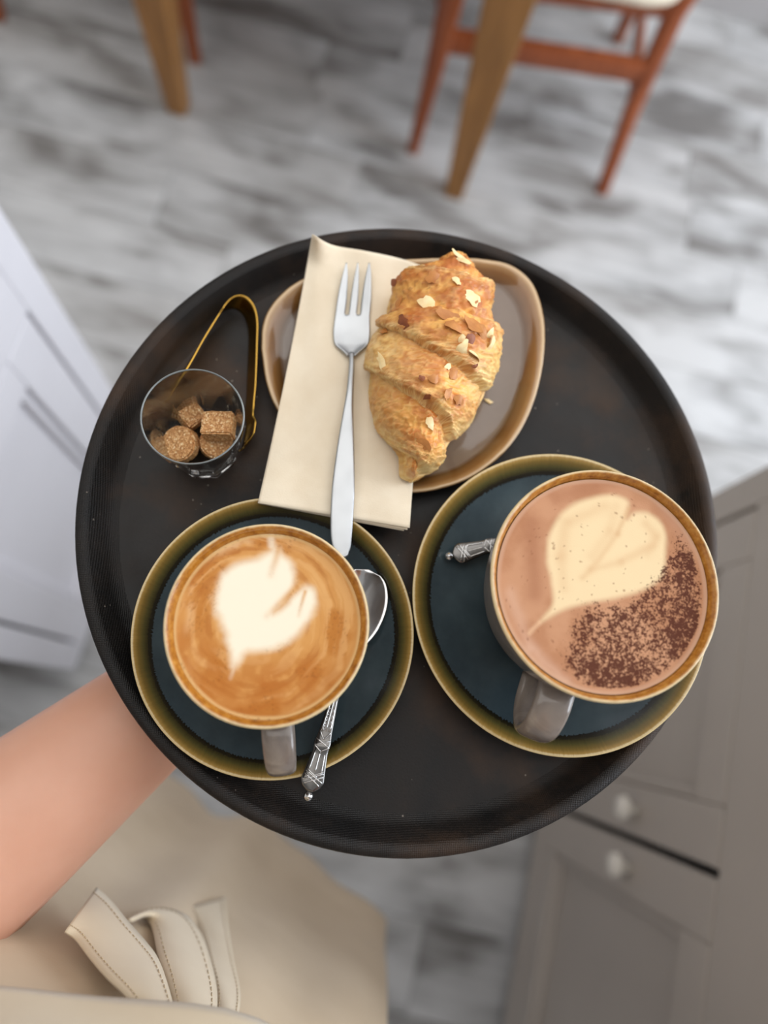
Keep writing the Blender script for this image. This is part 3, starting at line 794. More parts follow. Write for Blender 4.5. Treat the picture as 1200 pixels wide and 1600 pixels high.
# each wrap swells to a lip where it overlies its neighbour (the middle wrap overlies both)
def lip_dn(t): return (.15 + .85 * np.sin(np.clip(t / .80, 0, 1) * np.pi / 2) ** 1.1) * (1 - .97 * sm(.90, 1.0, t))
def lip_up(t): return lip_dn(1 - t)
amp = np.array([.0024, .0060, .0078, .0082, .0068, .0034])[k]
dsp = np.where(k == 2, (sm(0, .10, t) * (1 - sm(.90, 1, t))) * (.72 + .28 * np.sin(t * np.pi)), np.where(k < 2, lip_up(t), lip_dn(t))) * amp
# flaky layers beside the overlying lip
near = np.where(k < 2, sm(.34, .0, t), sm(.60, 1.0, t)); near = np.where(k == 2, np.maximum(sm(.52, 1, t), sm(.16, 0, t) * .7), near)
span = (hi - lo)[k, idx] * t
lam = fbm(np.c_[XX * .030, span * .55, k * 9.0], 3, 71)                   # long thin sheets running with the wrap
big = fbm(np.c_[XX * .022, YY * .030, k * 5.0], 3, 41)
f1 = fbm(np.c_[XX * .055, YY * .075, Zz * 90], 4, 43)
f2 = fbm(np.c_[XX * .16, YY * .22, Zz * 260], 4, 51)
side = sm(.45, .95, np.abs(np.cos(TT)))
f3 = fbm(np.c_[XX * .10, YY * .10, k * 3.0], 3, 81)
saw = (span * .17 + lam * 2.6 + XX * .012) % 1.0               # thin ledges of the laminated dough
blis = np.clip(1 - np.abs(f3 - .5) * 9, 0, 1)                  # torn flake rims
dsp = dsp + near * ((lam - .5) * .0030 + (saw - .5) * .0013) + (big - .5) * .0036 + (f1 - .5) * .0030 + (f2 - .5) * (.0012 + .0014 * np.maximum(near, side)) + blis * .0006 * (1 - near)
topf = np.where(sn > -.2, 1, .3)
nx = np.cos(TT); nzv = np.sign(sn) * np.abs(sn)
sl = np.repeat(np.clip(shr, .2, 1), NTH)
px3 = np.c_[Wxy[:, 0] + (dsp - .0070) * nx * topf * sl * .75, Wxy[:, 1], CZ + Zz + dsp * nzv * topf * sl]
pl = np.maximum(0, PS * ((px3[:, 0] - pc.x) * PD.x + (px3[:, 1] - pc.y) * PD.y + .052))
px3[:, 2] = np.maximum(px3[:, 2], ZT + lerp(.0192, .0066 + pl, sm(635, 690, XX)))
# colour: baked crust, deep on the wraps' shoulders, pale where the layers show
crust = sm(.36, .62, big * .6 + f1 * .4)
brown = mixc(C3(228, 170, 92), C3(192, 114, 48), crust)
upper = sm(650, 470, YY)
brown = mixc(brown, C3(166, 90, 42), .55 * sm(.44, .60, f1) * upper)
pale = mixc(C3(240, 210, 150), C3(222, 178, 108), sm(.38, .62, f2))
pf = np.clip(near * .60 + side * .62 * sm(430, 540, YY) + sm(.25, -.3, sn) * .7 - .05, 0, 1) * (.6 + .4 * sm(.6, .4, f1))
pf = np.clip(pf + .42 * (k == 3) * sm(720, 610, XX) * sm(.9, .5, t), 0, 1)
colc = mixc(brown, pale, pf)
colc = mixc(colc, C3(176, 106, 44), near * np.maximum(sm(.50, .62, lam), sm(.25, .0, saw)) * .55)
colc = mixc(colc, C3(246, 222, 166), near * np.maximum(sm(.46, .34, lam), sm(.7, .95, saw)) * .55)
colc = mixc(colc, C3(150, 84, 38), .55 * sm(.60, .70, f2) * upper * (1 - near))
colc = mixc(colc, C3(240, 206, 140), .42 * blis * sm(.40, .56, f2) * (1 - .5 * upper))
colc = mixc(colc, C3(176, 100, 44), .45 * sm(.56, .68, f3) * (1 - side))
colc = colc * np.array([1.04, 1.04, .98])
v = [tuple(q) for q in px3]; f = []
for i in range(NRW - 1):
    a = i * NTH; b = a + NTH
    for q in range(NTH):
        l = (q + 1) % NTH; f.append((a + q, a + l, b + l, b + q))
f.append(tuple(range(NTH))); f.append(tuple((NRW - 1) * NTH + q for q in range(NTH))[::-1])
tc, v_, c_ = vcol_mat('baked_pastry', .45, Subsurface_Weight=.08, Specular_IOR_Level=.4)
tc.b.inputs['Subsurface Radius'].default_value = (.003, .0015, .0006)
tc.bump(tc.math('ADD', tc.noise(v_, 700, 3), tc.noise(tc.mapping(v_, (120, 420, 200), (0, 0, .5)), 1.0, 4)), .22, .0007)
cr_root = thing('croissant', 'golden baked almond croissant lying on the brown plate', 'croissant', (0, 0, 0))
oc = Vector((U(675, 570, CZ).x, U(675, 570, CZ).y, ZT + .0095)); cr_root.location = oc
cro = mesh_obj('pastry_body', [Vector(q) - oc for q in v], f, tc.m, cr_root)
fix_normals(cro)
at = cro.data.color_attributes.new('Col', 'FLOAT_COLOR', 'POINT')
at.data.foreach_set('color', np.c_[colc, np.ones(len(colc))].astype(np.float32).ravel())
bvh = BVHTree.FromPolygons([Vector(q) for q in v], f)

def flake_mat(name, a, b, edge):
    t = NT(name, .5, Subsurface_Weight=.1); v = t.coords()
    t.b.inputs['Subsurface Radius'].default_value = (.002, .001, .0005)
    t.set(Base_Color=t.ramp(t.noise(v, 180, 4), [(.3, srgb(*a)), (.7, srgb(*b))])); t.bump(t.noise(v, 500, 2), .1, .0005)
    return t.m
FM = [flake_mat('pale_almond', (236, 206, 146), (250, 230, 182), 0), flake_mat('toasted_almond', (178, 112, 54), (200, 136, 70), 0), flake_mat('dark_almond_skin', (120, 62, 34), (158, 88, 48), 0)]
def flake(px, py, L, W, ang, kind, parent, tilt=0, hit=None, seed=0):
    rr = random.Random(seed + int(px * 7 + py))
    if hit is None:
        loc, nor, _, _ = bvh.ray_cast(CAM, ray(px, py))
        if loc is None: return
    else: loc, nor = hit
    N = 14; L /= 2800; W /= 2800
    vt = []; bend = rr.uniform(-.3, .5) / max(L, .004)
    rim = [(math.cos(2 * math.pi * i / N) * L * rr.uniform(.66, 1.16), math.sin(2 * math.pi * i / N) * W * rr.uniform(.62, 1.2)) for i in range(N)]
    vv = []
    for s in (.0003, -.0003):
        vv.append((0, 0, s + .0002))
        for x, y in rim: vv.append((x * .55, y * .55, s - bend * (x * .55) ** 2))
        for x, y in rim: vv.append((x, y, s * .6 - bend * x * x))
    ff = []; M1 = 1 + 2 * N
    for i in range(N):
        j = (i + 1) % N
        ff += [(0, 1 + i, 1 + j), (1 + i, 1 + N + i, 1 + N + j, 1 + j), (M1, M1 + 1 + j, M1 + 1 + i), (M1 + 1 + i, M1 + 1 + j, M1 + 1 + N + j, M1 + 1 + N + i), (1 + N + i, M1 + 1 + N + i, M1 + 1 + N + j, 1 + N + j)]
    q = Vector((0, 0, 1)).rotation_difference(nor)
    mt = Matrix.Translation(loc + nor * .0010 - (oc if parent else Vector())) @ q.to_matrix().to_4x4() @ Matrix.Rotation(-math.radians(ang), 4, 'Z') @ Matrix.Rotation(math.radians(tilt), 4, 'Y')
    o = mesh_obj('almond_flake', [mt @ Vector(p) for p in vv], ff, FM[kind], parent)
    fix_normals(o); o.data.set_sharp_from_angle(angle=math.radians(50))
    return o
G = lambda x, y: (550 + x / 3.75, 370 + y / 3.75)
for i, (x, y, L, W, ang, kd, tl) in enumerate(((700, 365, 17, 12, 55, 0, 14), (440, 385, 15, 9, 15, 0, 18), (480, 245, 17, 10, 10, 1, 8), (555, 95, 12, 7, 50, 1, 12), (620, 120, 13, 7, 30, 0, 10), (650, 145, 14, 6, 20, 0, 15),
        (300, 500, 13, 12, 40, 2, 6), (565, 465, 24, 8, 12, 1, 6), (600, 530, 17, 9, 15, 1, 12), (710, 530, 18, 11, 40, 1, 12), (640, 660, 17, 9, 110, 0, 20), (720, 700, 16, 11, -12, 0, 16), (805, 640, 17, 7, 100, 0, 18),
        (690, 600, 11, 8, 70, 2, 8), (715, 752, 7, 4, 0, 2, 5), (180, 750, 17, 6, 82, 0, 25), (250, 270, 9, 6, 60, 2, 20), (275, 390, 16, 5, 110, 1, 18), (590, 805, 11, 10, 20, 1, 6), (480, 830, 10, 7, 0, 1, 6), (550, 920, 12, 6, 120, 1, 8),
        (625, 955, 11, 9, 20, 1, 5), (408, 828, 6, 4, 30, 2, 8), (450, 1085, 12, 6, 60, 0, 12), (445, 930, 7, 5, -30, 2, 5), (560, 760, 8, 5, -20, 0, 10), (610, 265, 9, 6, 40, 0, 12), (640, 600, 9, 6, 60, 0, 20), (190, 560, 9, 6, 40, 1, 10), (760, 560, 14, 9, 60, 1, 10), (800, 570, 12, 6, 110, 0, 14),
        (430, 1215, 15, 8, 40, 1, 4), (390, 1170, 10, 6, 70, 1, 4))):
    flake(*G(x, y), L, W, ang, kd, cr_root, tl, None, i)
sliver = flake(763, 628, 8, 3.5, 25, 0, None, 0, (U(763, 628, ZT + .0095), Vector((0, 0, 1))), 5)
sliver.name = 'almond_sliver'; tag(sliver, 'tiny pale almond sliver fallen beside the croissant on the plate', 'almond')

# ------------------------------------------------------------------ napkin
NU, NV = 60, 70
def nap_edge(u, v):
    top = rows([(488, 366), (520, 383), (570, 392), (625, 404), (672, 420)], 50); bot = [(403, 786), (640, 825)]
    a = np.array([np.interp(u, np.linspace(0, 1, 50), [q[i] for q in top]) for i in (0, 1)])
    b = np.array([lerp(bot[0][i], bot[1][i], u) for i in (0, 1)])
    p = lerp(a, b, v)
    bow = (4 * v * (1 - v)) * ((1 - u) * 3 + u * (-1)); p[0] += bow * 1.0
    return p
def nap_z(u, v):
    # lies over the plate's rim, dips into the well, lies on the saucer's rim at its lower end, lifts at the tray wall
    base = np.interp(v, [0, .06, .14, .3, .5, .72, .84, .93, 1.0], [.0225, .0205, .0196, .0180, .0172, .0170, .0178, .0208, .0222])
    curl = .016 * math.exp(-((u - .02) / .16) ** 2) * max(0, 1 - v / .10) ** 1.4
    w = .0009 * math.sin(u * 7 + v * 5) * math.sin(v * 9 + 1) + .0007 * math.sin(u * 15 - v * 6)
    return base + curl + w
nap = thing('paper_napkin', 'cream folded paper napkin lying over the plate under the fork', 'napkin')
n0 = U(530, 600, ZT + .015); nap.location = n0
def sheet(name, dz, grow, mat=MAT['paper'], v0=0.0):
    vv = []; ff = []
    for j in range(NV + 1):
        for i in range(NU + 1):
            u = i / NU; w = v0 + (1 - v0) * j / NV
            x, y = nap_edge(u, w)
            if grow: x += grow[0] * w + grow[1] * (u - .5); y += grow[2] * w * (.35 + .65 * u)
            z = ZT + nap_z(u, w) + dz
            q = U(x, y, z); vv.append(q - n0)
    for j in range(NV):
        for i in range(NU): a = j * (NU + 1) + i; ff.append((a, a + 1, a + NU + 2, a + NU + 1))
    o = mesh_obj(name, vv, ff, mat, nap); s = o.modifiers.new('thickness', 'SOLIDIFY'); s.thickness = .0004; s.offset = 0
    return o
sheet('top_ply', 0, None)
sheet('folded_ply', -.0011, (-.5, -6, 3.0), v0=.12)
sheet('folded_ply', -.0021, (-2, -14, 4.5), v0=.12)

# ------------------------------------------------------------------ pastry fork
def fz(v): return ZT + v
fork = thing('pastry_fork', 'satin steel three-pronged pastry fork lying on the napkin', 'fork')
f0 = U(545, 640, ZT + .018); fork.location = f0
# handle from neck to end
hp = [(549, 552, 4.6, .0198), (549.5, 570, 5.0, .0215), (547, 610, 6.2, .0240), (543.5, 650, 9.5, .0250), (540, 700, 14.5, .0255), (536.5, 760, 18.8, .0262), (534, 810, 18.6, .0270), (533.5, 845, 16.5, .0274), (536, 862, 12, .0276), (540, 870, 5, .0276)]
hp = rows(hp, 46)
pts = [U(x, y, fz(z)) - f0 for x, y, w, z in hp]
MB().sweep(pts, [w * (H - fz(z)) / 1175 for x, y, w, z in hp], [.0008 + .0007 * sm(12, 4, np.array(w)) for x, y, w, z in hp], (0, 0, 1), 16, 2.6).build('handle', MAT['satin'], fork)
# head
fl_ = .0035   # the whole fork lies on the napkin's top
hd = [(549, 556, 5.5, .0200), (549.5, 550, 12, .0196), (549.5, 543, 21, .0191), (549.5, 536, 27, .0188), (549.5, 520, 28.8, .0186), (550, 505, 28.0, .0188), (551, 492, 27, .0193)]
m = MB(); vv = []; ff = []
hr = rows(hd, 22); K = 19
for (x, y, w, z) in hr:
    for k in range(K):
        s = -1 + 2 * k / (K - 1); vv.append(U(x + s * w, y, fz(z + .0016 * s * s)) - f0)
for i in range(len(hr) - 1):
    for k in range(K - 1): a = i * K + k; ff.append((a, a + 1, a + K + 1, a + K))
# the three tines grow out of the head's last row
last = (len(hr) - 1) * K; xc_, yr, wc_, zc_ = hd[-1]
for ka, kb, xt in ((0, 5, 541), (7, 11, 559), (13, 18, 577)):
    sa, sb = -1 + 2 * ka / (K - 1), -1 + 2 * kb / (K - 1); n_ = kb - ka + 1
    c0 = xc_ + (sa + sb) / 2 * wc_; w0 = (sb - sa) / 2 * wc_
    tp = rows([(c0, yr, w0, 0), (lerp(c0, xt, .28), 470, w0 * .97, .0008), (lerp(c0, xt, .58), 445, w0 * .74, .0020), (lerp(c0, xt, .86), 424, w0 * .42, .0036), (xt, 411, .9, .0046)], 22)
    prev = [last + k for k in range(ka, kb + 1)]
    for x, y, w, dz in tp[1:]:
        cur = []
        for k in range(n_):
            q = x + (-1 + 2 * k / (n_ - 1)) * w; e = (q - xc_) / wc_
            cur.append(len(vv)); vv.append(U(q, y, fz(zc_ + dz + .0016 * e * e)) - f0)
        for k in range(n_ - 1): ff.append((prev[k], prev[k + 1], cur[k + 1], cur[k]))
        prev = cur
hdo = mesh_obj('tined_head', vv, ff, MAT['satin'], fork); s = hdo.modifiers.new('thickness', 'SOLIDIFY'); s.thickness = .0011; s.offset = 0

# ------------------------------------------------------------------ ornate teaspoons
def teaspoon(label, bowl_c, axis, zb, zn, ze, L=.122):
    """bowl centre xy, axis = direction from the bowl to the handle end, heights of bowl, neck and handle end"""
    ax = Vector((axis[0], axis[1], 0)).normalized(); sd = Vector((-ax.y, ax.x, 0))
    t = thing('teaspoon', label, 'spoon', (bowl_c[0], bowl_c[1], zb), 0, 'ornate silver teaspoons')
    bl = .0225; vv = []; ff = []; NA, NB = 26, 17
    for i in range(NA):
        a = -1 + 2 * i / (NA - 1)
        w = .0145 * math.sqrt(max(1 - a * a, 0)) ** .9 * (1 - .14 * a) + .0002
        for k in range(NB):
            b = -1 + 2 * k / (NB - 1)
            d = -(1 - a * a) * (1 - b * b) * .0056
            p = ax * (a * bl) + sd * (b * w); vv.append((p.x, p.y, .0058 + d + .0016 * max(0, a) ** 2))
    for i in range(NA - 1):
        for k in range(NB - 1): q = i * NB + k; ff.append((q, q + 1, q + NB + 1, q + NB))
    o = mesh_obj('bowl', vv, ff, MAT['silver'], t); s = o.modifiers.new('thickness', 'SOLIDIFY'); s.thickness = .0010; s.offset = 0
    x0 = bl - .002; x1 = L - bl
    zh = lambda q: (lerp(zn, ze, (q - .15) / .85) if q > .15 else lerp(.0074 + zb, zn, q / .15)) - zb
    wd = [(0, .0030), (.15, .0020), (.4, .0024), (.62, .0036), (.68, .0044), (.74, .0040), (.86, .0052), (.93, .0060), (.965, .0050), (1.0, .0016)]
    qs = [i / 59 for i in range(60)]
    pts = [ax * lerp(x0, x1, q) + Vector((0, 0, zh(q))) for q in qs]
    MB().sweep(pts, [np.interp(q, [a for a, b in wd], [b for a, b in wd]) for q in qs], [.0010 + .0004 * math.exp(-((q - .7) / .03) ** 2) for q in qs], (0, 0, 1), 16, 2.4).build('handle', MAT['old_silver'], t)
    # raised ornament: fluting, cross-banding and beads
    orn = MB()
    W = lambda q: np.interp(q, [a for a, b in wd], [b for a, b in wd])
    for sgn in (-.62, 0, .62):
        for qa, qb in ((.36, .60), (.74, .87)):
            pp = [ax * lerp(x0, x1, q) + sd * (sgn * W(q)) + Vector((0, 0, zh(q) + .0009)) for q in [lerp(qa, qb, i / 7) for i in range(8)]]
            orn.sweep(pp, [.00042] * 8, [.0005] * 8, (0, 0, 1), 8)
    for qa, qb, sa, sb in ((.60, .655, -.8, .0), (.60, .655, .8, .0), (.655, .70, -.9, .9), (.655, .70, .9, -.9), (.70, .735, -.9, 0), (.70, .735, .9, 0), (.87, .93, -.85, .85), (.87, .93, .85, -.85), (.89, .955, -.85, .75), (.89, .955, .85, -.75), (.86, .90, -.8, .3), (.86, .90, .8, -.3)):
        pp = [ax * lerp(x0, x1, q) + sd * (lerp(sa, sb, i / 4) * W(q)) + Vector((0, 0, zh(q) + .0009)) for i, q in enumerate([lerp(qa, qb, i / 4) for i in range(5)])]
        orn.sweep(pp, [.0004] * 5, [.0006] * 5, (0, 0, 1), 8)
    for q in (.44, .48, .52, .56):
        for sgn in (-.3, .3):
            pp = [ax * lerp(x0, x1, q + .012 * i) + sd * (sgn * W(q) * (1 + .9 * math.sin(i * 1.05))) + Vector((0, 0, zh(q) + .0010)) for i in range(4)]
            orn.sweep(pp, [.00032] * 4, [.00045] * 4, (0, 0, 1), 6)
    orn.build('raised_ornament', MAT['silver'], t)
    pe = ax * (x1 + .0022) + Vector((0, 0, zh(1)))
    MB().lathe([(.0001, -.0018), (.0016, -.0013), (.0024, -.0003), (.0024, .0004), (.0016, .0014), (.0001, .0019)], 18, False, pe).build('finial', MAT['silver'], t)
    return t
# left spoon: tip of the handle at (482,1245), bowl centre near (572,950)
pE = U(482, 1244, ZT + .0235); bc = U(559, 953, ZT + .014)
d = pE - bc
teaspoon('ornate silver teaspoon tucked beside the cappuccino cup on its saucer', (bc.x, bc.y), (d.x, d.y), ZT + .0112, ZT + .0190, ZT + .0222, (Vector((d.x, d.y)).length + .0205))
pE = U(709, 867, ZT + .0165); pD = U(766, 853, ZT + .0145)
ax = (pD - pE).normalized()
L2 = .112; bc = pE + ax * (L2 - .0225)
# the rest of this spoon lies behind the cup: it rests across the well beside the foot
d = (pE.xy - bc.xy)
teaspoon('ornate silver teaspoon with only its handle end showing beside hot chocolate cup', (bc.x, bc.y), (d.x, d.y), ZT + .0092, ZT + .0160, ZT + .0158, L2)

# ------------------------------------------------------------------ sugar glass
gc = Vector((-.0588, .1448, ZT + .0002)); gh = .0525; NF = 9
gl = thing('glass_tumbler', 'small clear faceted glass tumbler holding brown sugar lumps', 'glass', gc)
SEG = NF * 8
def glass_part(name, outer, mat):
    vv = []; ff = []; n = len(outer)
    for i in range(SEG):
        a = 2 * math.pi * i / SEG + .2
        loc = ((a - .2) % (2 * math.pi / NF)) - math.pi / NF
        fac = math.cos(math.pi / NF) / math.cos(loc)
        for k, r, z in outer:
            rr = r * lerp(1, fac * 1.02, k); vv.append((rr * math.cos(a), rr * math.sin(a), z))
    for i in range(SEG):
        j = (i + 1) % SEG
        for k in range(n - 1): ff.append((i * n + k, j * n + k, j * n + k + 1, i * n + k + 1))
    gb = mesh_obj(name, vv, ff, mat, gl); fix_normals(gb); gb.data.set_sharp_from_angle(angle=math.radians(14))
glass_part('thick_base', [(0, .0001, 0), (0, .0172, 0), (.9, .0182, .0008), (1, .0190, .005), (1, .0196, .0090), (.4, .0182, .0094), (0, .0155, .0075), (0, .0001, .0068)], MAT['glass'])
glass_part('thin_wall', [(1, .0197, .0096), (1, .0207, .016), (.75, .0221, .024), (.2, .0236, .031), (0, .0247, .038), (0, .0263, .0516), (0, .0264, .0522), (0, .0260, .0528), (0, .0255, .0526), (0, .0251, .0518), (0, .0236, .038), (.2, .0225, .031), (.75, .0210, .024), (1, .0196, .016), (1, .0186, .0096)], MAT['thin_glass'])

MB().lathe([(.0262, .0521), (.0264, .0526), (.0261, .0531), (.0257, .0531), (.0254, .0526), (.0256, .0521)], 72).build('rim', MAT['rim_glint'], gl)
def rough_lump(name, kind, c, size, rot, label):
    bm = bmesh.new()
    if kind == 'cube':
        bmesh.ops.create_cube(bm, size=1)
        for q in bm.verts: q.co = Vector((q.co.x * size[0], q.co.y * size[1], q.co.z * size[2]))
        bmesh.ops.bevel(bm, geom=bm.edges[:], offset=.0009, segments=2, affect='EDGES')
        bmesh.ops.subdivide_edges(bm, edges=bm.edges[:], cuts=6, use_grid_fill=True)
    else:
        bmesh.ops.create_cone(bm, cap_ends=True, cap_tris=False, segments=40, radius1=size[0], radius2=size[0], depth=size[2])
        bmesh.ops.bevel(bm, geom=[e for e in bm.edges if len(e.link_faces) == 2 and e.calc_face_angle(0) > 1], offset=.0010, segments=2, affect='EDGES')
        bmesh.ops.triangulate(bm, faces=bm.faces[:]); bmesh.ops.subdivide_edges(bm, edges=bm.edges[:], cuts=4, use_grid_fill=True)
    P = np.array([q.co[:] for q in bm.verts]); d = (fbm(P * 900 + 3, 2, int(abs(c[0]) * 1e5) % 97) - .5) * .0007
    for q, dd in zip(bm.verts, d): q.co += q.co.normalized() * dd
    me = bpy.data.meshes.new(name); bm.to_mesh(me); bm.free(); me.materials.append(MAT['sugar'])
    me.polygons.foreach_set('use_smooth', [True] * len(me.polygons)); me.set_sharp_from_angle(angle=math.radians(50))
    o = bpy.data.objects.new(name, me); COL.objects.link(o); o.location = c; o.rotation_euler = rot
    tag(o, label, 'sugar', 'brown sugar lumps in the glass')
    return o
rd = math.radians
rough_lump('sugar_lump', 'disc', U(283, 694, ZT + .0180), (.0098, 0, .0085), (rd(12), rd(-16), 0), 'round brown sugar lump nearest the tray edge in the glass')
rough_lump('sugar_lump', 'cube', U(300, 652, ZT + .0165), (.0125, .0115, .0110), (rd(10), rd(10), rd(42)), 'tilted brown sugar cube at the back of the glass')
rough_lump('sugar_lump', 'disc', U(337, 692, ZT + .0148), (.0090, 0, .0090), (rd(14), rd(14), 0), 'rounded brown sugar lump underneath the top cube')
rough_lump('sugar_lump', 'cube', U(342, 666, ZT + .0265), (.0170, .0140, .0105), (rd(-6), rd(-8), rd(-3)), 'topmost square brown sugar cube in the glass')

# ------------------------------------------------------------------ sugar tongs: one bent strip standing on its edge, leaning on the plate
tg = thing('sugar_tongs', 'thin gold sugar tongs lying behind the sugar glass', 'tongs')
t0 = U(380, 560, ZT); tg.location = t0
tp = [(262, 621), (290, 575), (318, 530), (346, 485), (357, 469), (367, 461), (379, 459), (391, 465), (400, 479), (404, 500), (403.5, 530), (402.5, 565), (401, 600), (398.5, 628), (399, 645), (402, 660), (399, 678), (389, 690)]
tp = rows(tp, 80)
Wv = Vector((-.0070, -.0036, -.0125))
vv = []; ff = []; NK = 9
top = [U(x, y, ZT + .0150) for x, y in tp]
for i, p in enumerate(top):
    q = i / (len(top) - 1)
    wk = np.interp(q, [0, .05, .16, .2, .3, .78, .82, .88, .94, 1.0], [.5, 1.0, 1.0, .62, .85, .85, .62, 1.05, 1.05, .45])
    mid_ = p + Wv * .5
    for k in range(NK):
        s = (k / (NK - 1) - .5); cup_ = .0012 * (4 * s * s) * (sm(.83, .9, np.array(q)) + sm(.13, .06, np.array(q)))
        vv.append(mid_ + Wv * (s * wk) + Vector((cup_ * (1 if q < .5 else -1), 0, 0)) - t0)
for i in range(len(top) - 1):
    for k in range(NK - 1): a = i * NK + k; ff.append((a, a + 1, a + NK + 1, a + NK))
o = mesh_obj('bent_strip', vv, ff, MAT['gold'], tg); s = o.modifiers.new('thickness', 'SOLIDIFY'); s.thickness = .0009; s.offset = 0

# ------------------------------------------------------------------ person
NB = Vector((.54, .84, 0)).normalized(); LB = Vector((-NB.y, NB.x, 0))
BC = NB * -.315
def B(n, l, z): return BC + NB * n + LB * l + Vector((0, 0, z))
per = thing('person', 'person in khaki work clothes and apron, bare forearm carrying the tray from below', 'person', (BC.x, BC.y, 0))
off = Vector((BC.x, BC.y, 0))
def skin_mesh(name, verts, edges, radii, mat, root, sub=2):
    me = bpy.data.meshes.new(name); me.from_pydata([tuple(Vector(q) - off) for q in verts], edges, [])
    o = bpy.data.objects.new(name, me); COL.objects.link(o); o.parent = per
    sk = o.modifiers.new('skin', 'SKIN'); sk.use_smooth_shade = True
    for i, r in enumerate(radii):
        sv = me.skin_vertices[0].data[i]; sv.radius = r if isinstance(r, tuple) else (r, r); sv.use_root = (i == root)
    sb = o.modifiers.new('subdivision', 'SUBSURF'); sb.levels = sub; sb.render_levels = sub
    me.materials.append(mat)
    return o
elb = Vector((-.265, -.145, 1.005)); wri = U(300, 1060, .984)
f1_ = lerp(elb, wri, .30); f2_ = lerp(elb, wri, .62); 
palm = Vector((wri.x + .05, wri.y + .045, 1.0135)); hd_ = (palm - wri); hd_.z = 0; hd_.normalize(); hs = Vector((-hd_.y, hd_.x, 0))
kn = palm + hd_ * .045
V = [B(-.01, 0, .93), B(-.01, 0, 1.06), B(-.02, 0, 1.22), B(-.03, 0, 1.36), B(-.03, 0, 1.44),
     B(-.03, .13, 1.345), B(-.03, .165, 1.29), elb, f1_, f2_, wri, palm, kn,
     B(-.03, -.13, 1.345), B(-.02, -.17, 1.29), B(.05, -.24, 1.12), B(.16, -.20, 1.22), B(.26, -.14, 1.33)]
Ed = [(0, 1), (1, 2), (2, 3), (3, 4), (3, 5), (5, 6), (6, 7), (7, 8), (8, 9), (9, 10), (10, 11), (11, 12), (3, 13), (13, 14), (14, 15), (15, 16), (16, 17)]
Rd = [(.145, .105), (.125, .095), (.135, .10), (.07, .07), (.052, .052), .055, .052, .050, .0550, .0450, .0335, (.034, .015), (.038, .0135), .055, .052, .045, .040, .028]
def addf(base, pts, rads):
    p = base
    for q, r in zip(pts, rads): V.append(q); Rd.append(r); Ed.append((p, len(V) - 1)); p = len(V) - 1
for s_, ln in ((-.030, .070), (-.010, .082), (.011, .078), (.031, .062)):
    b = kn + hs * s_ + Vector((0, 0, .001)); sp = hd_ + hs * (s_ * 6)
    addf(12, [b + sp * .012, b + sp * (ln * .5) + Vector((0, 0, .0005)), b + sp * ln + Vector((0, 0, -.001))], [.0095, .0088, .0072])
tb_ = palm - hs * .03 - hd_ * .012
addf(11, [tb_, tb_ - hs * .03 + hd_ * .02, tb_ - hs * .045 + hd_ * .045], [.013, .0115, .0085])
skin_mesh('body', V, Ed, Rd, MAT['skin'], 0)
# legs in dark trousers, shoes
for sg in (-1, 1):
    skin_mesh('trouser_leg', [B(-.01, sg * .075, .95), B(-.04, sg * .085, .70), B(-.08, sg * .09, .48), B(-.15, sg * .09, .10)], [(0, 1), (1, 2), (2, 3)], [.092, .082, .062, .058], MAT['trouser'], 0)
    m = MB(); N = 20; vv = []; ff = []
    prs = [(-.075, .028, .05), (-.05, .036, .075), (0, .038, .075), (.06, .042, .055), (.12, .045, .04), (.165, .038, .028), (.185, .016, .016)]
    sh = [B(a - .15, sg * .095, h * .5 + .001) for a, w, h in prs]
    m.sweep([q - off for q in sh], [w for a, w, h in prs], [h * .5 for a, w, h in prs], (0, 0, 1), 18, 2.8).build('shoe', MAT['shoe'], per)

def cloth(name, fn, nu, nv, mat, thick=.0012):
    vv = []; ff = []
    for j in range(nv + 1):
        for i in range(nu + 1): vv.append(fn(i / nu, j / nv) - off)
    for j in range(nv):
        for i in range(nu): a = j * (nu + 1) + i; ff.append((a, a + 1, a + nu + 2, a + nu + 1))
    o = mesh_obj(name, vv, ff, mat, per); s = o.modifiers.new('thickness', 'SOLIDIFY'); s.thickness = thick; s.offset = 0
    return o
def skirt(u, v):
    l = lerp(1, -1, u)
    z = lerp(1.105, .335 + .08 * l * l, v ** .95)
    x = l * .230 * np.interp(z, [.41, .78, 1.03, 1.1], [1.0, .83, .66, .64])
    wrap = np.interp(z, [.6, .85, 1.03, 1.1], [.0, .012, .055, .06]) * abs(l) ** 2.4
    fold = (math.sin(l * 8 + 1.0 + v * 2.2) * .5 + math.sin(l * 15 + v * 3) * .25) * lerp(.004, .020, v) * (1 - .7 * abs(l)) + .005 * math.sin(l * 4 + v * 4) * v
    return B(.140 - wrap + fold + .004 * math.sin(v * 9 + l * 3), x, z)
cloth('apron_skirt', skirt, 110, 70, MAT['khaki'])
def shirt(u, v):
    a = lerp(-math.pi, math.pi, u)
    z = lerp(1.385, 1.085, v)
    ra = np.interp(z, [1.085, 1.12, 1.17, 1.22, 1.30, 1.385], [.187, .188, .180, .160, .120, .075]); rl = np.interp(z, [1.0, 1.1, 1.22, 1.31, 1.385], [.178, .182, .185, .175, .09])
    fold = .006 * math.sin(a * 7 + z * 30) * math.sin(z * 22 + a) + .004 * math.sin(z * 60 + a * 3)
    n_, l_ = (ra + fold) * math.cos(a), (rl + fold) * math.sin(a)
    return B(-.012 + n_ - .36 * l_ * max(0, math.cos(a)), l_, z)      # the upper body is turned to the right
cloth('shirt', shirt, 90, 50, MAT['khaki_light'])
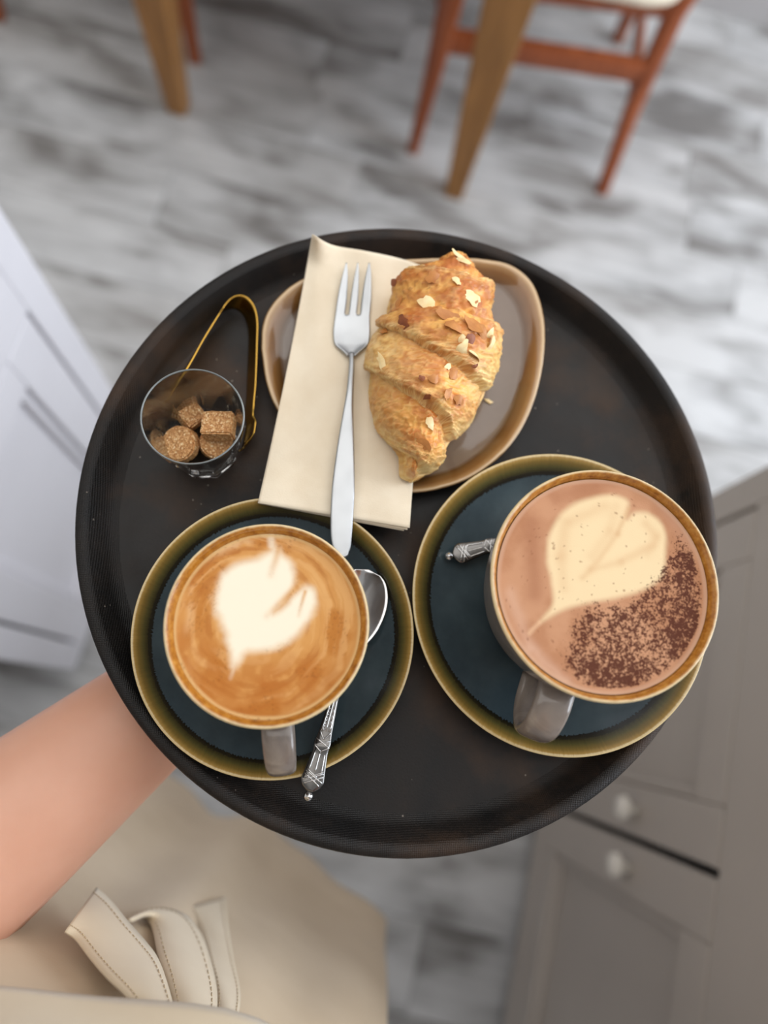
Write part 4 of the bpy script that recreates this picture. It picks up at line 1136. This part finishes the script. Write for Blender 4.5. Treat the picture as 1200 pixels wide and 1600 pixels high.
# short sleeve
def sleeve(sg):
    def fn(u, v):
        a = 2 * math.pi * u; s0 = B(-.03, sg * .10, 1.34)
        s1 = lerp(B(-.03, .165, 1.29), elb, .45) if sg > 0 else lerp(B(-.02, -.17, 1.29), B(.05, -.24, 1.12), .45)
        ax = (s1 - s0).normalized(); p = lerp(s0, s1, v); e = ax.cross(NB).normalized(); g = ax.cross(e)
        r = lerp(.075, .068, v) + .003 * math.sin(a * 5 + v * 8)
        return p + e * (r * math.cos(a)) + g * (r * math.sin(a))
    cloth('sleeve', fn, 40, 14, MAT['khaki_light'])
sleeve(1); sleeve(-1)
# the tie of the apron: three flat bands, their edges given on an upright plane just before the apron
def band(name, left, right, d0, d1, curl, mat=MAT['khaki_light']):
    n = 40; Lp = rows(left, n); Rp = rows(right, n); K = 9; vv = []; ff = []
    for i in range(n):
        q = i / (n - 1); d = lerp(d0, d1, q)
        for k in range(K):
            s = k / (K - 1); x = lerp(Lp[i][0], Rp[i][0], s); y = lerp(Lp[i][1], Rp[i][1], s)
            dd = d + curl * math.sin(math.pi * s) + .0015 * math.sin(q * 9 + s * 3)
            vv.append(UP(x, y, NB, dd) - off)
    for i in range(n - 1):
        for k in range(K - 1): a = i * K + k; ff.append((a, a + 1, a + K + 1, a + K))
    o = mesh_obj(name, vv, ff, mat, per); s = o.modifiers.new('thickness', 'SOLIDIFY'); s.thickness = .0016; s.offset = 0
    # stitched seam along both edges
    for e in (1, K - 2):
        m = MB(); pp = [vv[i * K + e] + NB * .0012 for i in range(n)]
        for i in range(0, n - 1, 1):
            m.sweep([pp[i], lerp(pp[i], pp[i + 1], .6)], [.0003] * 2, [.00025] * 2, tuple(NB), 5)
        st = m.build('stitching', MAT['stitch'], o)
    return o
DB = -.1690
band('apron_tie', [(352, 1403), (356, 1450), (364, 1500), (374, 1550), (371, 1590), (362, 1640)], [(290, 1420), (312, 1455), (325, 1500), (336, 1550), (333, 1600), (325, 1640)], DB, DB + .012, .002)
band('apron_tie', [(196, 1436), (240, 1420), (285, 1428), (312, 1458), (330, 1510), (338, 1560), (332, 1610), (325, 1650)], [(204, 1441), (226, 1434), (238, 1452), (246, 1490), (258, 1530), (268, 1575), (270, 1610), (268, 1650)], DB + .004, DB + .020, .005)
band('apron_tie', [(150, 1388), (172, 1408), (198, 1440), (226, 1472), (246, 1500), (262, 1545), (272, 1590), (276, 1640)], [(101, 1456), (118, 1468), (140, 1496), (165, 1525), (192, 1552), (215, 1580), (232, 1610), (240, 1650)], DB + .008, DB + .022, .003)
print('planks', nr)
